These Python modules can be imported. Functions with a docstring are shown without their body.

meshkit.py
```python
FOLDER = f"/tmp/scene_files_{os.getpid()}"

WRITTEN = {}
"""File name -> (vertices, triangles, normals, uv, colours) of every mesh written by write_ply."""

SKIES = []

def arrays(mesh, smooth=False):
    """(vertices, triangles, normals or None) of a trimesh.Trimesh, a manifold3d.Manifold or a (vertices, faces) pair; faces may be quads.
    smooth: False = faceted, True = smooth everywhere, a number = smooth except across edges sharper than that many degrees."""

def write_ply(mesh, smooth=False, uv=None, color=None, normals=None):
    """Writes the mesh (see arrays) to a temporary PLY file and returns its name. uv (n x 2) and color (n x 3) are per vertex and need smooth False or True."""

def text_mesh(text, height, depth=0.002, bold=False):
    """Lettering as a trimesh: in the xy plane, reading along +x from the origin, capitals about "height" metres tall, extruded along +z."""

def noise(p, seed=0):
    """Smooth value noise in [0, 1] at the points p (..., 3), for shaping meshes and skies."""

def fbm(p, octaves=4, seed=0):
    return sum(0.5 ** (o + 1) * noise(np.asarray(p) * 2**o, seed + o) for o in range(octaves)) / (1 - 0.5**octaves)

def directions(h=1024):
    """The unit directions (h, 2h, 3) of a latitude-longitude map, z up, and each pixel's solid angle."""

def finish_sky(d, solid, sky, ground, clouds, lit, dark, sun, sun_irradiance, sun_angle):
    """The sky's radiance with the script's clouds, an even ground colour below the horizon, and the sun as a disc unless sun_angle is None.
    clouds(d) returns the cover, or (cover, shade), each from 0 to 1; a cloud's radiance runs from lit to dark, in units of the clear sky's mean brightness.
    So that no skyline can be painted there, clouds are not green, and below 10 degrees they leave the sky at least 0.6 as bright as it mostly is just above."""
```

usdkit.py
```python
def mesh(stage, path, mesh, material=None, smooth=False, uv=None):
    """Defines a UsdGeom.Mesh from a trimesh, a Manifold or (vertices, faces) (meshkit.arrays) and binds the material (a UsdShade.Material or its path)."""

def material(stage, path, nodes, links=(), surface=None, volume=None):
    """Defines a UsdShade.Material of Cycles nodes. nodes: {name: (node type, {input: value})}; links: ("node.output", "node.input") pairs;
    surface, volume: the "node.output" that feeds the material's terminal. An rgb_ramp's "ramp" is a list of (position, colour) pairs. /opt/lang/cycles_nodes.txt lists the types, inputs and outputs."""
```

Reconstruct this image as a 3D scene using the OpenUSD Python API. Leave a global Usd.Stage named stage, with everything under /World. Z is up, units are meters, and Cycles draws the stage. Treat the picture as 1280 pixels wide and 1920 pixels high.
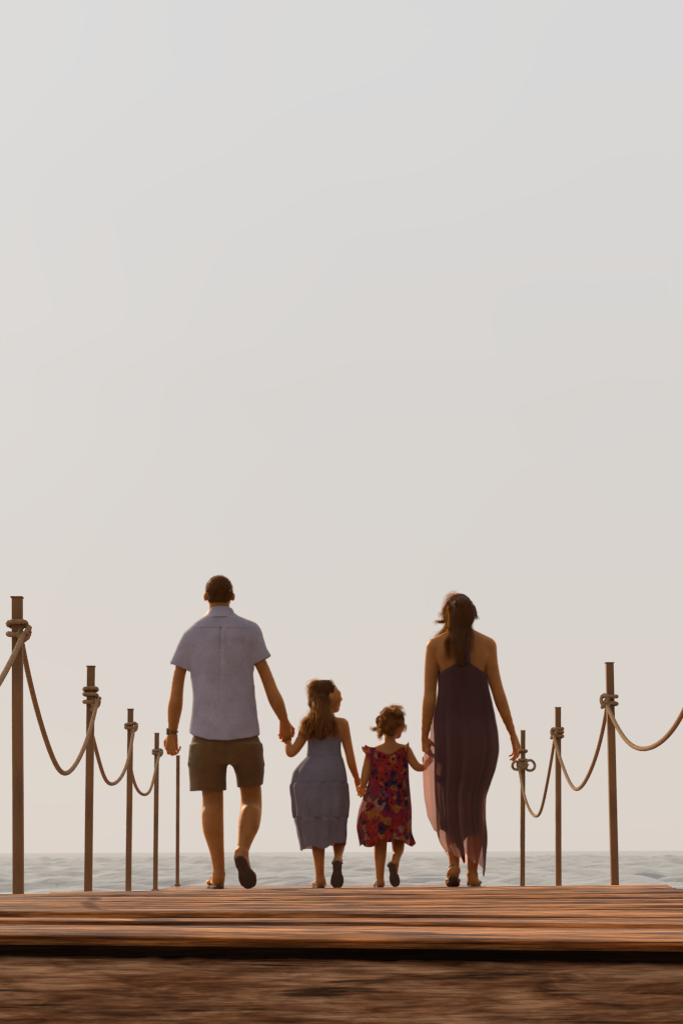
import math, random
import numpy as np, trimesh, usdkit
from meshkit import noise, fbm
from scipy.interpolate import PchipInterpolator
from pxr import Usd, UsdGeom, UsdLux, UsdShade, Gf, Sdf, Vt

random.seed(7)
RNG = np.random.default_rng(7)
stage = Usd.Stage.CreateInMemory()
UsdGeom.SetStageUpAxis(stage, UsdGeom.Tokens.z)
UsdGeom.Xform.Define(stage, '/World')
UsdGeom.Scope.Define(stage, '/World/Looks')

# ------------------------------------------------------------------ camera
FPX, PW, PH = 3944.0, 1280.0, 1920.0          # focal length in pixels of the photograph
CAM = np.array([0.0, 0.0, 0.205])
YAW, PITCH, ROLL = math.atan(80 / FPX), math.atan(638 / FPX), math.radians(-0.20)
fwd = np.array([math.sin(YAW) * math.cos(PITCH), math.cos(YAW) * math.cos(PITCH), math.sin(PITCH)])
rt0 = np.array([math.cos(YAW), -math.sin(YAW), 0.0]); up0 = np.cross(rt0, fwd)
RT = rt0 * math.cos(ROLL) + up0 * math.sin(ROLL); UP = np.cross(RT, fwd)
cam = UsdGeom.Camera.Define(stage, '/World/camera')
cam.CreateHorizontalApertureAttr(24.0); cam.CreateVerticalApertureAttr(36.0)
cam.CreateFocalLengthAttr(24.0 * FPX / PW)
cam.CreateFStopAttr(30.0); cam.CreateFocusDistanceAttr(3.2)
cam.CreateExposureAttr(0.0)
m4 = Gf.Matrix4d(*RT, 0, *UP, 0, *(-fwd), 0, *CAM, 1)
cam.AddTransformOp().Set(m4)

# ------------------------------------------------------------------ sky and sun
SUN_AZ, SUN_EL = math.radians(-31), math.radians(24)
SUN = np.array([math.sin(SUN_AZ) * math.cos(SUN_EL), math.cos(SUN_AZ) * math.cos(SUN_EL), math.sin(SUN_EL)])
usdkit.material(stage, '/World/Looks/sky_look', {
    'sky': ('sky_texture', {'sky_type': 'single_scattering', 'sun_disc': False, 'sun_elevation': SUN_EL, 'sun_rotation': math.atan2(SUN[0], SUN[1]), 'aerosol_density': 2.0}),
    'tc': ('texture_coordinate', {}), 'sep': ('separate_xyz', {}),
    'veil': ('rgb_ramp', {'ramp': [(0.0, (.722, .655, .60)), (0.04, (.722, .660, .608)), (0.16, (.70, .664, .632)), (0.36, (.70, .693, .688)), (1.0, (.70, .70, .70))]}),
    'nz': ('noise_texture', {'scale': 2.2, 'detail': 3.0, 'roughness': 0.45}),
    'cl': ('map_range', {'from_min': 0.3, 'from_max': 0.7, 'to_min': 6.55, 'to_max': 6.9}),
    'veil10': ('vector_math', {'math_type': 'scale'}), 'sd': ('vector_math', {'math_type': 'dot_product', 'vector2': (SUN[0], SUN[1], SUN[2])}),
    'fall': ('rgb_ramp', {'ramp': [(0.0, (.50, .46, .42)), (0.25, (.52, .48, .44)), (0.55, (.72, .70, .68)), (0.82, (1, 1, 1)), (1.0, (1.03, 1.03, 1.03))]}), 'h01': ('math', {'math_type': 'multiply_add', 'value2': 0.5, 'value3': 0.5}), 'vf': ('vector_math', {'math_type': 'multiply'}),
    'mx': ('mix_vector', {'fac': 0.985}),
    'bg': ('background_shader', {'strength': 0.145}),
}, [('tc.generated', 'sep.vector'), ('sep.z', 'veil.fac'), ('tc.generated', 'nz.vector'), ('nz.fac', 'cl.value'), ('tc.generated', 'sd.vector1'), ('sd.value', 'h01.value1'), ('h01.value', 'fall.fac'), ('veil.color', 'vf.vector1'), ('fall.color', 'vf.vector2'), ('vf.vector', 'veil10.vector1'), ('cl.result', 'veil10.scale'),
    ('sky.color', 'mx.a'), ('veil10.vector', 'mx.b'), ('mx.result', 'bg.color')], surface='bg.background')
dome = UsdLux.DomeLight.Define(stage, '/World/sky')
dome.CreateIntensityAttr(1.0)
UsdShade.MaterialBindingAPI.Apply(dome.GetPrim()).Bind(UsdShade.Material.Get(stage, '/World/Looks/sky_look'))
sun = UsdLux.DistantLight.Define(stage, '/World/sun')
sun.CreateIntensityAttr(1.25); sun.CreateAngleAttr(0.5); sun.CreateNormalizeAttr(True); sun.CreateColorAttr(Gf.Vec3f(1.0, 0.74, 0.46))
sx = np.cross([0, 0, 1.0], SUN); sx /= np.linalg.norm(sx); sy = np.cross(SUN, sx)
sun.AddTransformOp().Set(Gf.Matrix4d(*sx, 0, *sy, 0, *SUN, 0, 0, 0, 10, 1))

# ------------------------------------------------------------------ helpers
def un(px, py, y):
    """The point of the vertical plane at distance y that the photograph shows at pixel (px, py)."""
    d = RT * (px - PW / 2) / FPX + UP * (PH / 2 - py) / FPX + fwd
    return CAM + d * (y / d[1])

used = {}
def free(parent, name):
    k = used.get((parent, name), -1) + 1
    used[(parent, name)] = k
    return name if k == 0 else f'{name}_{k:03d}'

def tag(prim, label=None, cat=None, group=None, kind=None):
    for k, v in (('label', label), ('category', cat), ('group', group), ('kind', kind)):
        if v: prim.SetCustomDataByKey(k, v)
    return prim

def thing(name, label=None, cat=None, group=None, kind=None, loc=(0, 0, 0)):
    x = UsdGeom.Xform.Define(stage, '/World/' + free('/World', name))
    x.AddTranslateOp().Set(Gf.Vec3d(*map(float, loc)))
    return tag(x.GetPrim(), label, cat, group, kind)

def origin(prim):
    t = UsdGeom.Xformable(prim).GetLocalTransformation().ExtractTranslation() if prim.IsA(UsdGeom.Xformable) else (0, 0, 0)
    return np.array(t)

def part(parent, name, mesh, mat, smooth=30, label=None, kind=None, base=None):
    """One Mesh under parent (a prim, or None for /World); the mesh is given in world coordinates and stored relative to the thing's base."""
    pp = str(parent.GetPath()) if parent is not None else '/World'
    o = base if base is not None else (origin(parent) if parent is not None else np.zeros(3))
    if isinstance(mesh, (tuple, list)): mesh = (np.asarray(mesh[0]) - o, mesh[1])
    else: mesh = (np.asarray(mesh.vertices) - o, np.asarray(mesh.faces))
    me = usdkit.mesh(stage, pp + '/' + free(pp, name), mesh, '/World/Looks/' + mat, smooth=smooth)
    return tag(me.GetPrim(), label, None, None, kind)

def curves(parent, name, lines, widths, mat, kind='stuff'):
    pp = str(parent.GetPath()); o = origin(parent)
    c = UsdGeom.BasisCurves.Define(stage, pp + '/' + free(pp, name))
    c.CreateTypeAttr('linear')
    c.CreateCurveVertexCountsAttr(Vt.IntArray([len(l) for l in lines]))
    c.CreatePointsAttr(Vt.Vec3fArray.FromNumpy((np.vstack(lines) - o).astype(np.float32)))
    c.CreateWidthsAttr(Vt.FloatArray.FromNumpy(np.concatenate(widths).astype(np.float32))); c.SetWidthsInterpolation('vertex')
    UsdShade.MaterialBindingAPI.Apply(c.GetPrim()).Bind(UsdShade.Material.Get(stage, '/World/Looks/' + mat))
    return tag(c.GetPrim(), kind=kind)

def join(ms):
    v, f, n = [], [], 0
    for m in ms:
        mv, mf = (m[0], m[1]) if isinstance(m, (tuple, list)) else (m.vertices, m.faces)
        mf = np.asarray(mf)
        if mf.shape[1] == 4: mf = np.vstack([mf[:, [0, 1, 2]], mf[:, [0, 2, 3]]])
        v.append(np.asarray(mv)); f.append(mf + n); n += len(mv)
    return np.vstack(v), np.vstack(f)

def gridfaces(a, b, wrap=False):
    """Quads of an a x b grid of points (row-major), b closed if wrap."""
    i, j = np.meshgrid(np.arange(a - 1), np.arange(b if wrap else b - 1), indexing='ij')
    j2 = (j + 1) % b
    q = np.stack([i * b + j, i * b + j2, (i + 1) * b + j2, (i + 1) * b + j], -1).reshape(-1, 4)
    return np.vstack([q[:, [0, 1, 2]], q[:, [0, 2, 3]]])

def tube(path, r, sides=12, twist=0.0, groove=0.0, sy=1.0, closed_ends=True):
    path = np.asarray(path, float); n = len(path)
    r = np.broadcast_to(np.asarray(r, float), (n,))
    t = np.gradient(path, axis=0); t /= np.linalg.norm(t, axis=1, keepdims=True) + 1e-12
    ref = np.array([0, 0, 1.0]) if abs(t[0, 2]) < .9 else np.array([1.0, 0, 0])
    u = np.cross(t[0], ref); u /= np.linalg.norm(u)
    us = []
    for k in range(n):
        u = u - t[k] * (u @ t[k]); u /= np.linalg.norm(u) + 1e-12; us.append(u)
    us = np.array(us); vs = np.cross(t, us)
    s = np.concatenate([[0], np.cumsum(np.linalg.norm(np.diff(path, axis=0), axis=1))])
    a = np.linspace(0, 2 * np.pi, sides, endpoint=False)
    A = a[None] + np.zeros((n, 1))
    rr = r[:, None] * (1 + groove * np.abs(np.cos(1.5 * (A - twist * s[:, None]))) - groove * .5)
    v = path[:, None] + rr[..., None] * (np.cos(A)[..., None] * us[:, None] + sy * np.sin(A)[..., None] * vs[:, None])
    v = v.reshape(-1, 3); f = gridfaces(n, sides, True)
    if closed_ends:
        v = np.vstack([v, path[:1], path[-1:]]); c0, c1 = len(v) - 2, len(v) - 1
        k = np.arange(sides); k2 = (k + 1) % sides
        f = np.vstack([f, np.stack([np.full(sides, c0), k2, k], 1), np.stack([np.full(sides, c1), (n - 1) * sides + k, (n - 1) * sides + k2], 1)])
    return v, f

def bbox(lo, hi, bev=0.0):
    lo, hi = np.asarray(lo, float), np.asarray(hi, float)
    if bev <= 0:
        m = trimesh.creation.box(hi - lo); m.apply_translation((lo + hi) / 2); return np.array(m.vertices), np.array(m.faces)
    c, e = (lo + hi) / 2, (hi - lo) / 2
    pts = []
    for sx_ in (-1, 1):
        for sy_ in (-1, 1):
            for sz_ in (-1, 1):
                s = np.array([sx_, sy_, sz_])
                for k in range(3):
                    q = s * (e - bev); q[k] = s[k] * e[k]; pts.append(c + q)
    h = trimesh.Trimesh(np.array(pts)).convex_hull
    return np.array(h.vertices), np.array(h.faces)

# ------------------------------------------------------------------ materials
def principled(name, color, rough=0.6, spec=0.5, bump=None, var=None, **kw):
    n = {'p': ('principled_bsdf', {'base_color': color, 'roughness': rough, 'specular_ior_level': spec, **kw}), 'g': ('texture_coordinate', {})}
    l = []
    if var:
        sc, lo, hi, stretch = var
        n['map'] = ('mapping', {'scale': stretch}); n['nz'] = ('noise_texture', {'scale': sc, 'detail': 5.0, 'roughness': 0.62})
        n['ramp'] = ('rgb_ramp', {'ramp': [(0.3, lo), (0.7, hi)]})
        l += [('g.object', 'map.vector'), ('map.vector', 'nz.vector'), ('nz.fac', 'ramp.fac'), ('ramp.color', 'p.base_color')]
    if bump:
        sc, stretch, strength, dist = bump
        n['bm'] = ('mapping', {'scale': stretch}); n['bn'] = ('noise_texture', {'scale': sc, 'detail': 4.0, 'roughness': 0.6})
        n['b'] = ('bump', {'strength': strength, 'distance': dist})
        l += [('g.object', 'bm.vector'), ('bm.vector', 'bn.vector'), ('bn.fac', 'b.height'), ('b.normal', 'p.normal')]
    usdkit.material(stage, '/World/Looks/' + name, n, l, surface='p.BSDF')

def wood(name, dark, mid, light, rough=0.5, k=1.0, along=(1.0, 26.0, 26.0), spec=0.25):
    usdkit.material(stage, '/World/Looks/' + name, {
        'g': ('geometry', {}), 'oi': ('object_info', {}), 'off': ('vector_math', {'math_type': 'add'}), 'mul': ('math', {'math_type': 'multiply', 'value2': 37.0}), 'cx': ('combine_xyz', {}),
        'm1': ('mapping', {'scale': along}), 'n1': ('noise_texture', {'scale': 5.0 * k, 'detail': 6.0, 'roughness': 0.65, 'distortion': 0.6}),
        'm2': ('mapping', {'scale': (1.0, 3.5, 3.5)}), 'n2': ('noise_texture', {'scale': 3.2 * k, 'detail': 4.0, 'roughness': 0.6}),
        'mixf': ('math', {'math_type': 'multiply_add', 'value2': 0.6}), 'half': ('math', {'math_type': 'multiply', 'value2': 0.42}),
        'ramp': ('rgb_ramp', {'ramp': [(0.40, dark), (0.50, mid), (0.60, light)]}),
        'tone': ('map_range', {'to_min': 0.72, 'to_max': 1.2}), 'tn': ('vector_math', {'math_type': 'scale'}),
        'm3': ('mapping', {'scale': (7.0, 190.0, 190.0)}), 'n3': ('noise_texture', {'scale': 2.2, 'detail': 4.0, 'roughness': .7}), 'f3': ('map_range', {'from_min': .36, 'from_max': .6, 'to_min': .45, 'to_max': 1.18, 'clamp': True}),
        'm4': ('mapping', {'scale': (1.9, 40.0, 40.0)}), 'n4': ('noise_texture', {'scale': 2.6, 'detail': 3.0, 'roughness': .55, 'distortion': .3}), 'f4': ('map_range', {'from_min': .34, 'from_max': .40, 'to_min': .22, 'to_max': 1.0, 'clamp': True}), 'f34': ('math', {'math_type': 'multiply'}), 'tn2': ('vector_math', {'math_type': 'scale'}),
        'b': ('bump', {'strength': 0.7, 'distance': 0.0018}),
        'p': ('principled_bsdf', {'roughness': rough, 'specular_ior_level': spec}),
    }, [('oi.random', 'mul.value1'), ('mul.value', 'cx.x'), ('mul.value', 'cx.y'), ('g.position', 'off.vector1'), ('cx.vector', 'off.vector2'),
        ('off.vector', 'm1.vector'), ('m1.vector', 'n1.vector'), ('off.vector', 'm2.vector'), ('m2.vector', 'n2.vector'),
        ('n2.fac', 'half.value1'), ('n1.fac', 'mixf.value1'), ('half.value', 'mixf.value3'), ('mixf.value', 'ramp.fac'),
        ('oi.random', 'tone.value'), ('ramp.color', 'tn.vector1'), ('tone.result', 'tn.scale'), ('off.vector', 'm3.vector'), ('m3.vector', 'n3.vector'), ('n3.fac', 'f3.value'), ('off.vector', 'm4.vector'), ('m4.vector', 'n4.vector'), ('n4.fac', 'f4.value'), ('f3.result', 'f34.value1'), ('f4.result', 'f34.value2'), ('tn.vector', 'tn2.vector1'), ('f34.value', 'tn2.scale'), ('tn2.vector', 'p.base_color'),
        ('n3.fac', 'b.height'), ('b.normal', 'p.normal')], surface='p.BSDF')

wood('deck_wood', (.055, .018, .005), (.33, .118, .028), (.74, .30, .082), rough=0.46)
wood('walk_wood_sky_glow', (.12, .045, .018), (.42, .19, .085), (.74, .40, .21), rough=0.36, spec=.6)  # same wood as the platform planks, with sky glow painted in as paler tones
wood('fascia_wood', (.085, .032, .011), (.33, .150, .066), (.62, .35, .19), rough=0.72, k=1.6, along=(1.7, 13.0, 13.0))
wood('under_wood', (.02, .012, .008), (.06, .03, .016), (.10, .05, .03), rough=0.8)

def cloth(name, nodes_color, trans=0.12, tcol=None, clear=0.0, rough=0.85, weave=900.0, bump=0.25):
    """A woven fabric: diffuse with some light coming through it, and for sheer cloth some clear gaps."""
    n = {'p': ('principled_bsdf', {'roughness': rough, 'specular_ior_level': 0.2, 'sheen_weight': 0.15}), 't': ('translucent_bsdf', {}), 'm': ('mix_closure', {'fac': trans}),
         'g': ('texture_coordinate', {}), 'w': ('noise_texture', {'scale': weave, 'detail': 2.0}), 'b': ('bump', {'strength': bump, 'distance': 0.002}),
         'w2': ('noise_texture', {'scale': 7.0, 'detail': 4.0, 'roughness': .6}), 'v': ('map_range', {'from_min': .3, 'from_max': .7, 'to_min': .82, 'to_max': 1.15}), 'sc': ('vector_math', {'math_type': 'scale'}),
         'w3': ('map_range', {'from_min': .3, 'from_max': .7, 'to_min': .75, 'to_max': 1.25}), 'sc2': ('vector_math', {'math_type': 'scale'}), 'wf': ('noise_texture', {'scale': 260.0, 'detail': 2.0})}
    l = [('g.object', 'w.vector'), ('g.object', 'w2.vector'), ('w.fac', 'b.height'), ('b.normal', 'p.normal'), ('w2.fac', 'v.value'), ('sc.vector', 'sc2.vector1'),
         ('g.object', 'wf.vector'), ('wf.fac', 'w3.value'), ('w3.result', 'sc2.scale'),
         ('v.result', 'sc.scale'), ('sc2.vector', 'p.base_color'), ('p.BSDF', 'm.closure1'), ('t.BSDF', 'm.closure2')]
    if isinstance(nodes_color, tuple) and not isinstance(nodes_color[0], dict):
        n['sc'][1]['vector1'] = nodes_color
        n['t'][1]['color'] = tcol or nodes_color
    else:
        extra, links, out = nodes_color
        n.update(extra); l += links + [(out, 'sc.vector1')]
        if tcol: n['t'][1]['color'] = tcol
        else: l.append((out, 't.color'))
    out = 'm.closure'
    if clear > 0:
        n['tr'] = ('transparent_bsdf', {}); n['mm'] = ('mix_closure', {'fac': clear})
        l += [('m.closure', 'mm.closure1'), ('tr.BSDF', 'mm.closure2')]; out = 'mm.closure'
    usdkit.material(stage, '/World/Looks/' + name, n, l, surface=out)

cloth('shirt_cloth', (.42, .372, .47), trans=0.14, weave=700.0)
cloth('shorts_cloth', (.115, .055, .0175), trans=0.0)
cloth('dark_dress_cloth', (.054, .029, .034), trans=0.03)
cloth('sheer_cloth', (.046, .024, .029), trans=0.68, tcol=(.85, .46, .36), clear=0.30)
cloth('grey_dress_cloth', (.205, .185, .235), trans=0.2, tcol=(.30, .22, .22))
cloth('floral_cloth', ({
    'fn': ('noise_texture', {'scale': 30.0, 'detail': 3.0}), 'fa': ('vector_math', {'math_type': 'multiply_add', 'vector2': (.030, .030, .030)}), 'fv': ('voronoi_texture', {'scale': 27.0}), 'fc': ('separate_color', {}),
    'fr': ('rgb_ramp', {'interpolate': False, 'ramp': [(0.0, (.30, .022, .018)), (.24, (.25, .018, .05)), (.42, (.07, .016, .045)), (.56, (.36, .12, .025)), (.66, (.34, .03, .02)), (.82, (.12, .06, .08)), (.92, (.34, .16, .13))]}),
    'fm': ('rgb_ramp', {'ramp': [(0.0, (.40, .25, .06)), (.10, (.40, .25, .06)), (.14, (.07, .03, .05)), (.22, (.07, .03, .05)), (.26, (1, 1, 1)), (1, (1, 1, 1))]}),
    'fd': ('math', {'math_type': 'multiply', 'value2': 1.0}),
    'ff': ('noise_texture', {'scale': 60.0, 'detail': 3.0}), 'fl': ('map_range', {'from_min': .3, 'from_max': .7, 'to_min': .55, 'to_max': 1.3}), 'fs': ('vector_math', {'math_type': 'scale'}),
    'fx': ('mix_color', {'blend_type': 'multiply', 'fac': 1.0}),
}, [('g.object', 'fn.vector'), ('fn.color', 'fa.vector1'), ('g.object', 'fa.vector3'), ('fa.vector', 'fv.vector'), ('fv.color', 'fc.color'), ('fc.r', 'fr.fac'), ('fv.distance', 'fd.value1'), ('fd.value', 'fm.fac'), ('fr.color', 'fx.a'), ('fm.color', 'fx.b'),
    ('g.object', 'ff.vector'), ('ff.fac', 'fl.value'), ('fx.result', 'fs.vector1'), ('fl.result', 'fs.scale')], 'fs.vector'), trans=0.22)
SSS = {'sheen_weight': 1.0, 'sheen_roughness': .42, 'sheen_tint': (1.0, .48, .18), 'subsurface_weight': 0.25, 'subsurface_radius': (1.0, .45, .18), 'subsurface_scale': 0.008}
principled('skin', (.36, .165, .070), rough=0.55, spec=0.2, var=(14.0, (.225, .078, .017), (.31, .118, .027), (1, 1, 1)), bump=(160.0, (1, 1, 1), .25, .001), **SSS)
principled('skin_fair', (.40, .19, .085), rough=0.55, spec=0.2, var=(14.0, (.25, .092, .022), (.34, .138, .038), (1, 1, 1)), bump=(160.0, (1, 1, 1), .25, .001), **SSS)
principled('eye_white', (.7, .66, .6), rough=0.25)
def hairmat(name, color, tcol):
    usdkit.material(stage, '/World/Looks/' + name, {
        'p': ('principled_bsdf', {'roughness': .6, 'specular_ior_level': .15}), 't': ('translucent_bsdf', {'color': tcol}), 'm': ('mix_closure', {'fac': .42}),
        'g': ('texture_coordinate', {}), 'mp': ('mapping', {'scale': (1, 1, .18)}), 'n': ('noise_texture', {'scale': 130.0, 'detail': 4.0}),
        'r': ('rgb_ramp', {'ramp': [(.3, tuple(c * .6 for c in color)), (.7, tuple(c * 1.45 for c in color))]}), 'b': ('bump', {'strength': .6, 'distance': .004}),
    }, [('g.object', 'mp.vector'), ('mp.vector', 'n.vector'), ('n.fac', 'r.fac'), ('r.color', 'p.base_color'), ('n.fac', 'b.height'), ('b.normal', 'p.normal'), ('p.BSDF', 'm.closure1'), ('t.BSDF', 'm.closure2')], surface='m.closure')
hairmat('short_hair', (.12, .05, .014), (.34, .14, .035))
hairmat('brown_hair', (.095, .037, .010), (.5, .21, .05))
hairmat('brown_strands', (.10, .040, .011), (.62, .27, .065))
hairmat('light_strands', (.15, .064, .019), (.75, .38, .11))
hairmat('light_hair', (.15, .064, .019), (.60, .27, .075))
principled('sandal_sole', (.055, .027, .016), rough=0.75, var=(30.0, (.04, .019, .012), (.075, .038, .022), (1, 1, 1)))
principled('sandal_strap', (.16, .085, .05), rough=0.6)
principled('light_strap', (.5, .42, .36), rough=0.6)
principled('watch_metal', (.10, .06, .04), rough=0.35, metallic=0.4)
principled('headband_cloth', (.5, .42, .36), rough=0.7)
principled('post_metal', (.17, .098, .058), rough=0.62, var=(9.0, (.095, .038, .010), (.33, .155, .052), (1, 1, .22)), bump=(60.0, (1, 1, .4), .35, .002))
principled('rope_fibre', (.33, .225, .145), rough=0.9, spec=0.2, var=(120.0, (.21, .115, .052), (.37, .22, .12), (1, 1, 1)), bump=(420.0, (1, 1, 1), .5, .002))
usdkit.material(stage, '/World/Looks/sea_water', {
    'g': ('geometry', {}), 'm1': ('mapping', {'scale': (.55, 1.0, 1.0)}), 'n1': ('noise_texture', {'scale': 1.1, 'detail': 5.0, 'roughness': .62}), 'b': ('bump', {'strength': .8, 'distance': .2}),
    'n2': ('noise_texture', {'scale': .05, 'detail': 3.0}), 'r': ('rgb_ramp', {'ramp': [(.35, (.31, .315, .312)), (.65, (.42, .42, .415))]}),
    'p': ('principled_bsdf', {'roughness': .24, 'ior': 1.33, 'specular_ior_level': .5}),
}, [('g.position', 'm1.vector'), ('m1.vector', 'n1.vector'), ('n1.fac', 'b.height'), ('b.normal', 'p.normal'), ('m1.vector', 'n2.vector'), ('n2.fac', 'r.fac'), ('r.color', 'p.base_color')], surface='p.BSDF')

# ------------------------------------------------------------------ sea
SEA_Z = -1.0
def build_sea():
    front = np.radians(np.arange(-12, 14.01, 0.055))
    rest = np.radians(np.arange(16, 346.1, 5.0))
    ang = np.concatenate([front, rest])
    r = [1.5]
    while r[-1] < 20000: r.append(r[-1] * (1.0075 if 45 < r[-1] < 420 else 1.045))
    r = np.array(r)
    R, A = np.meshgrid(r, ang, indexing='ij')
    X, Y = R * np.sin(A), R * np.cos(A)
    Z = np.zeros_like(X)
    rg = np.random.default_rng(3)
    for k in range(46):
        lam = 1.6 * 4.5 ** rg.random(); th = rg.normal(0.5, 0.5); kk = 2 * np.pi / lam
        ph = rg.random() * 6.28
        a = 0.0072 * lam ** 0.75
        c = np.sin(kk * (X * math.sin(th) + Y * math.cos(th)) + ph)
        Z += a * (1 - 2 * (1 - (c + 1) / 2) ** 1.4) * np.clip(1 - R * 0.045 / (lam * 1.8) * (R > 420), 0, 1)
    Z *= 0.5 + 0.9 * np.clip(noise(np.stack([X * .03, Y * .02, X * 0], -1).reshape(-1, 3)).reshape(X.shape) + .5, 0, 1)
    Z[R > 2500] = 0
    v = np.stack([X, Y, SEA_Z + Z], -1).reshape(-1, 3)
    f = gridfaces(len(r), len(ang), True)
    v = np.vstack([v, [[0, 0, SEA_Z]]]); n = len(ang); k = np.arange(n)
    f = np.vstack([f[:, [0, 2, 1]] , np.stack([np.full(n, len(v) - 1), k, (k + 1) % n], 1)])
    nrm = np.cross(v[f[0, 1]] - v[f[0, 0]], v[f[0, 2]] - v[f[0, 0]])
    if nrm[2] < 0: f = f[:, [0, 2, 1]]
    p = part(None, 'sea', (v, f), 'sea_water', smooth=True)
    tag(p, 'pale rippled grey sea stretching to the horizon behind the boardwalk', 'sea', None, 'structure')
build_sea()

# ------------------------------------------------------------------ boardwalk
XL, XR, Y_END = -0.755, 1.20, 13.29
bw = thing('boardwalk', 'narrow weathered wooden boardwalk running out over the sea under the family', 'boardwalk', None, 'structure')
y, k = -1.6, 0
rb = random.Random(5)
while y < Y_END - 0.05:
    w = 0.15
    tail = y > 11.95
    xl = XL + rb.uniform(-.012, .012) + (0.0 if not tail else -0.03)
    xr = XR + rb.uniform(-.012, .012) - (0 if y < 12.3 else 0.13 * min(1, (y - 12.2) / .7))
    t = rb.uniform(-.0015, .0015)
    part(bw, 'plank', bbox((xl, y, -.03 + t), (xr, min(y + w, Y_END), t), .004), 'walk_wood_sky_glow', smooth=False)
    y += w + .007
for xx in (-.55, .22, 1.0):
    part(bw, 'stringer', bbox((xx - .05, -1.6, -.19), (xx + .05, Y_END - .05, -.036), .004), 'under_wood', smooth=False)
for yy in (0.6, 4.8, 9.0, 13.0):
    for xx in (-.42, .87):
        part(bw, 'pile', tube([(xx, yy, -2.4), (xx, yy, -.2)], .08, 14), 'under_wood', smooth=40)

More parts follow.
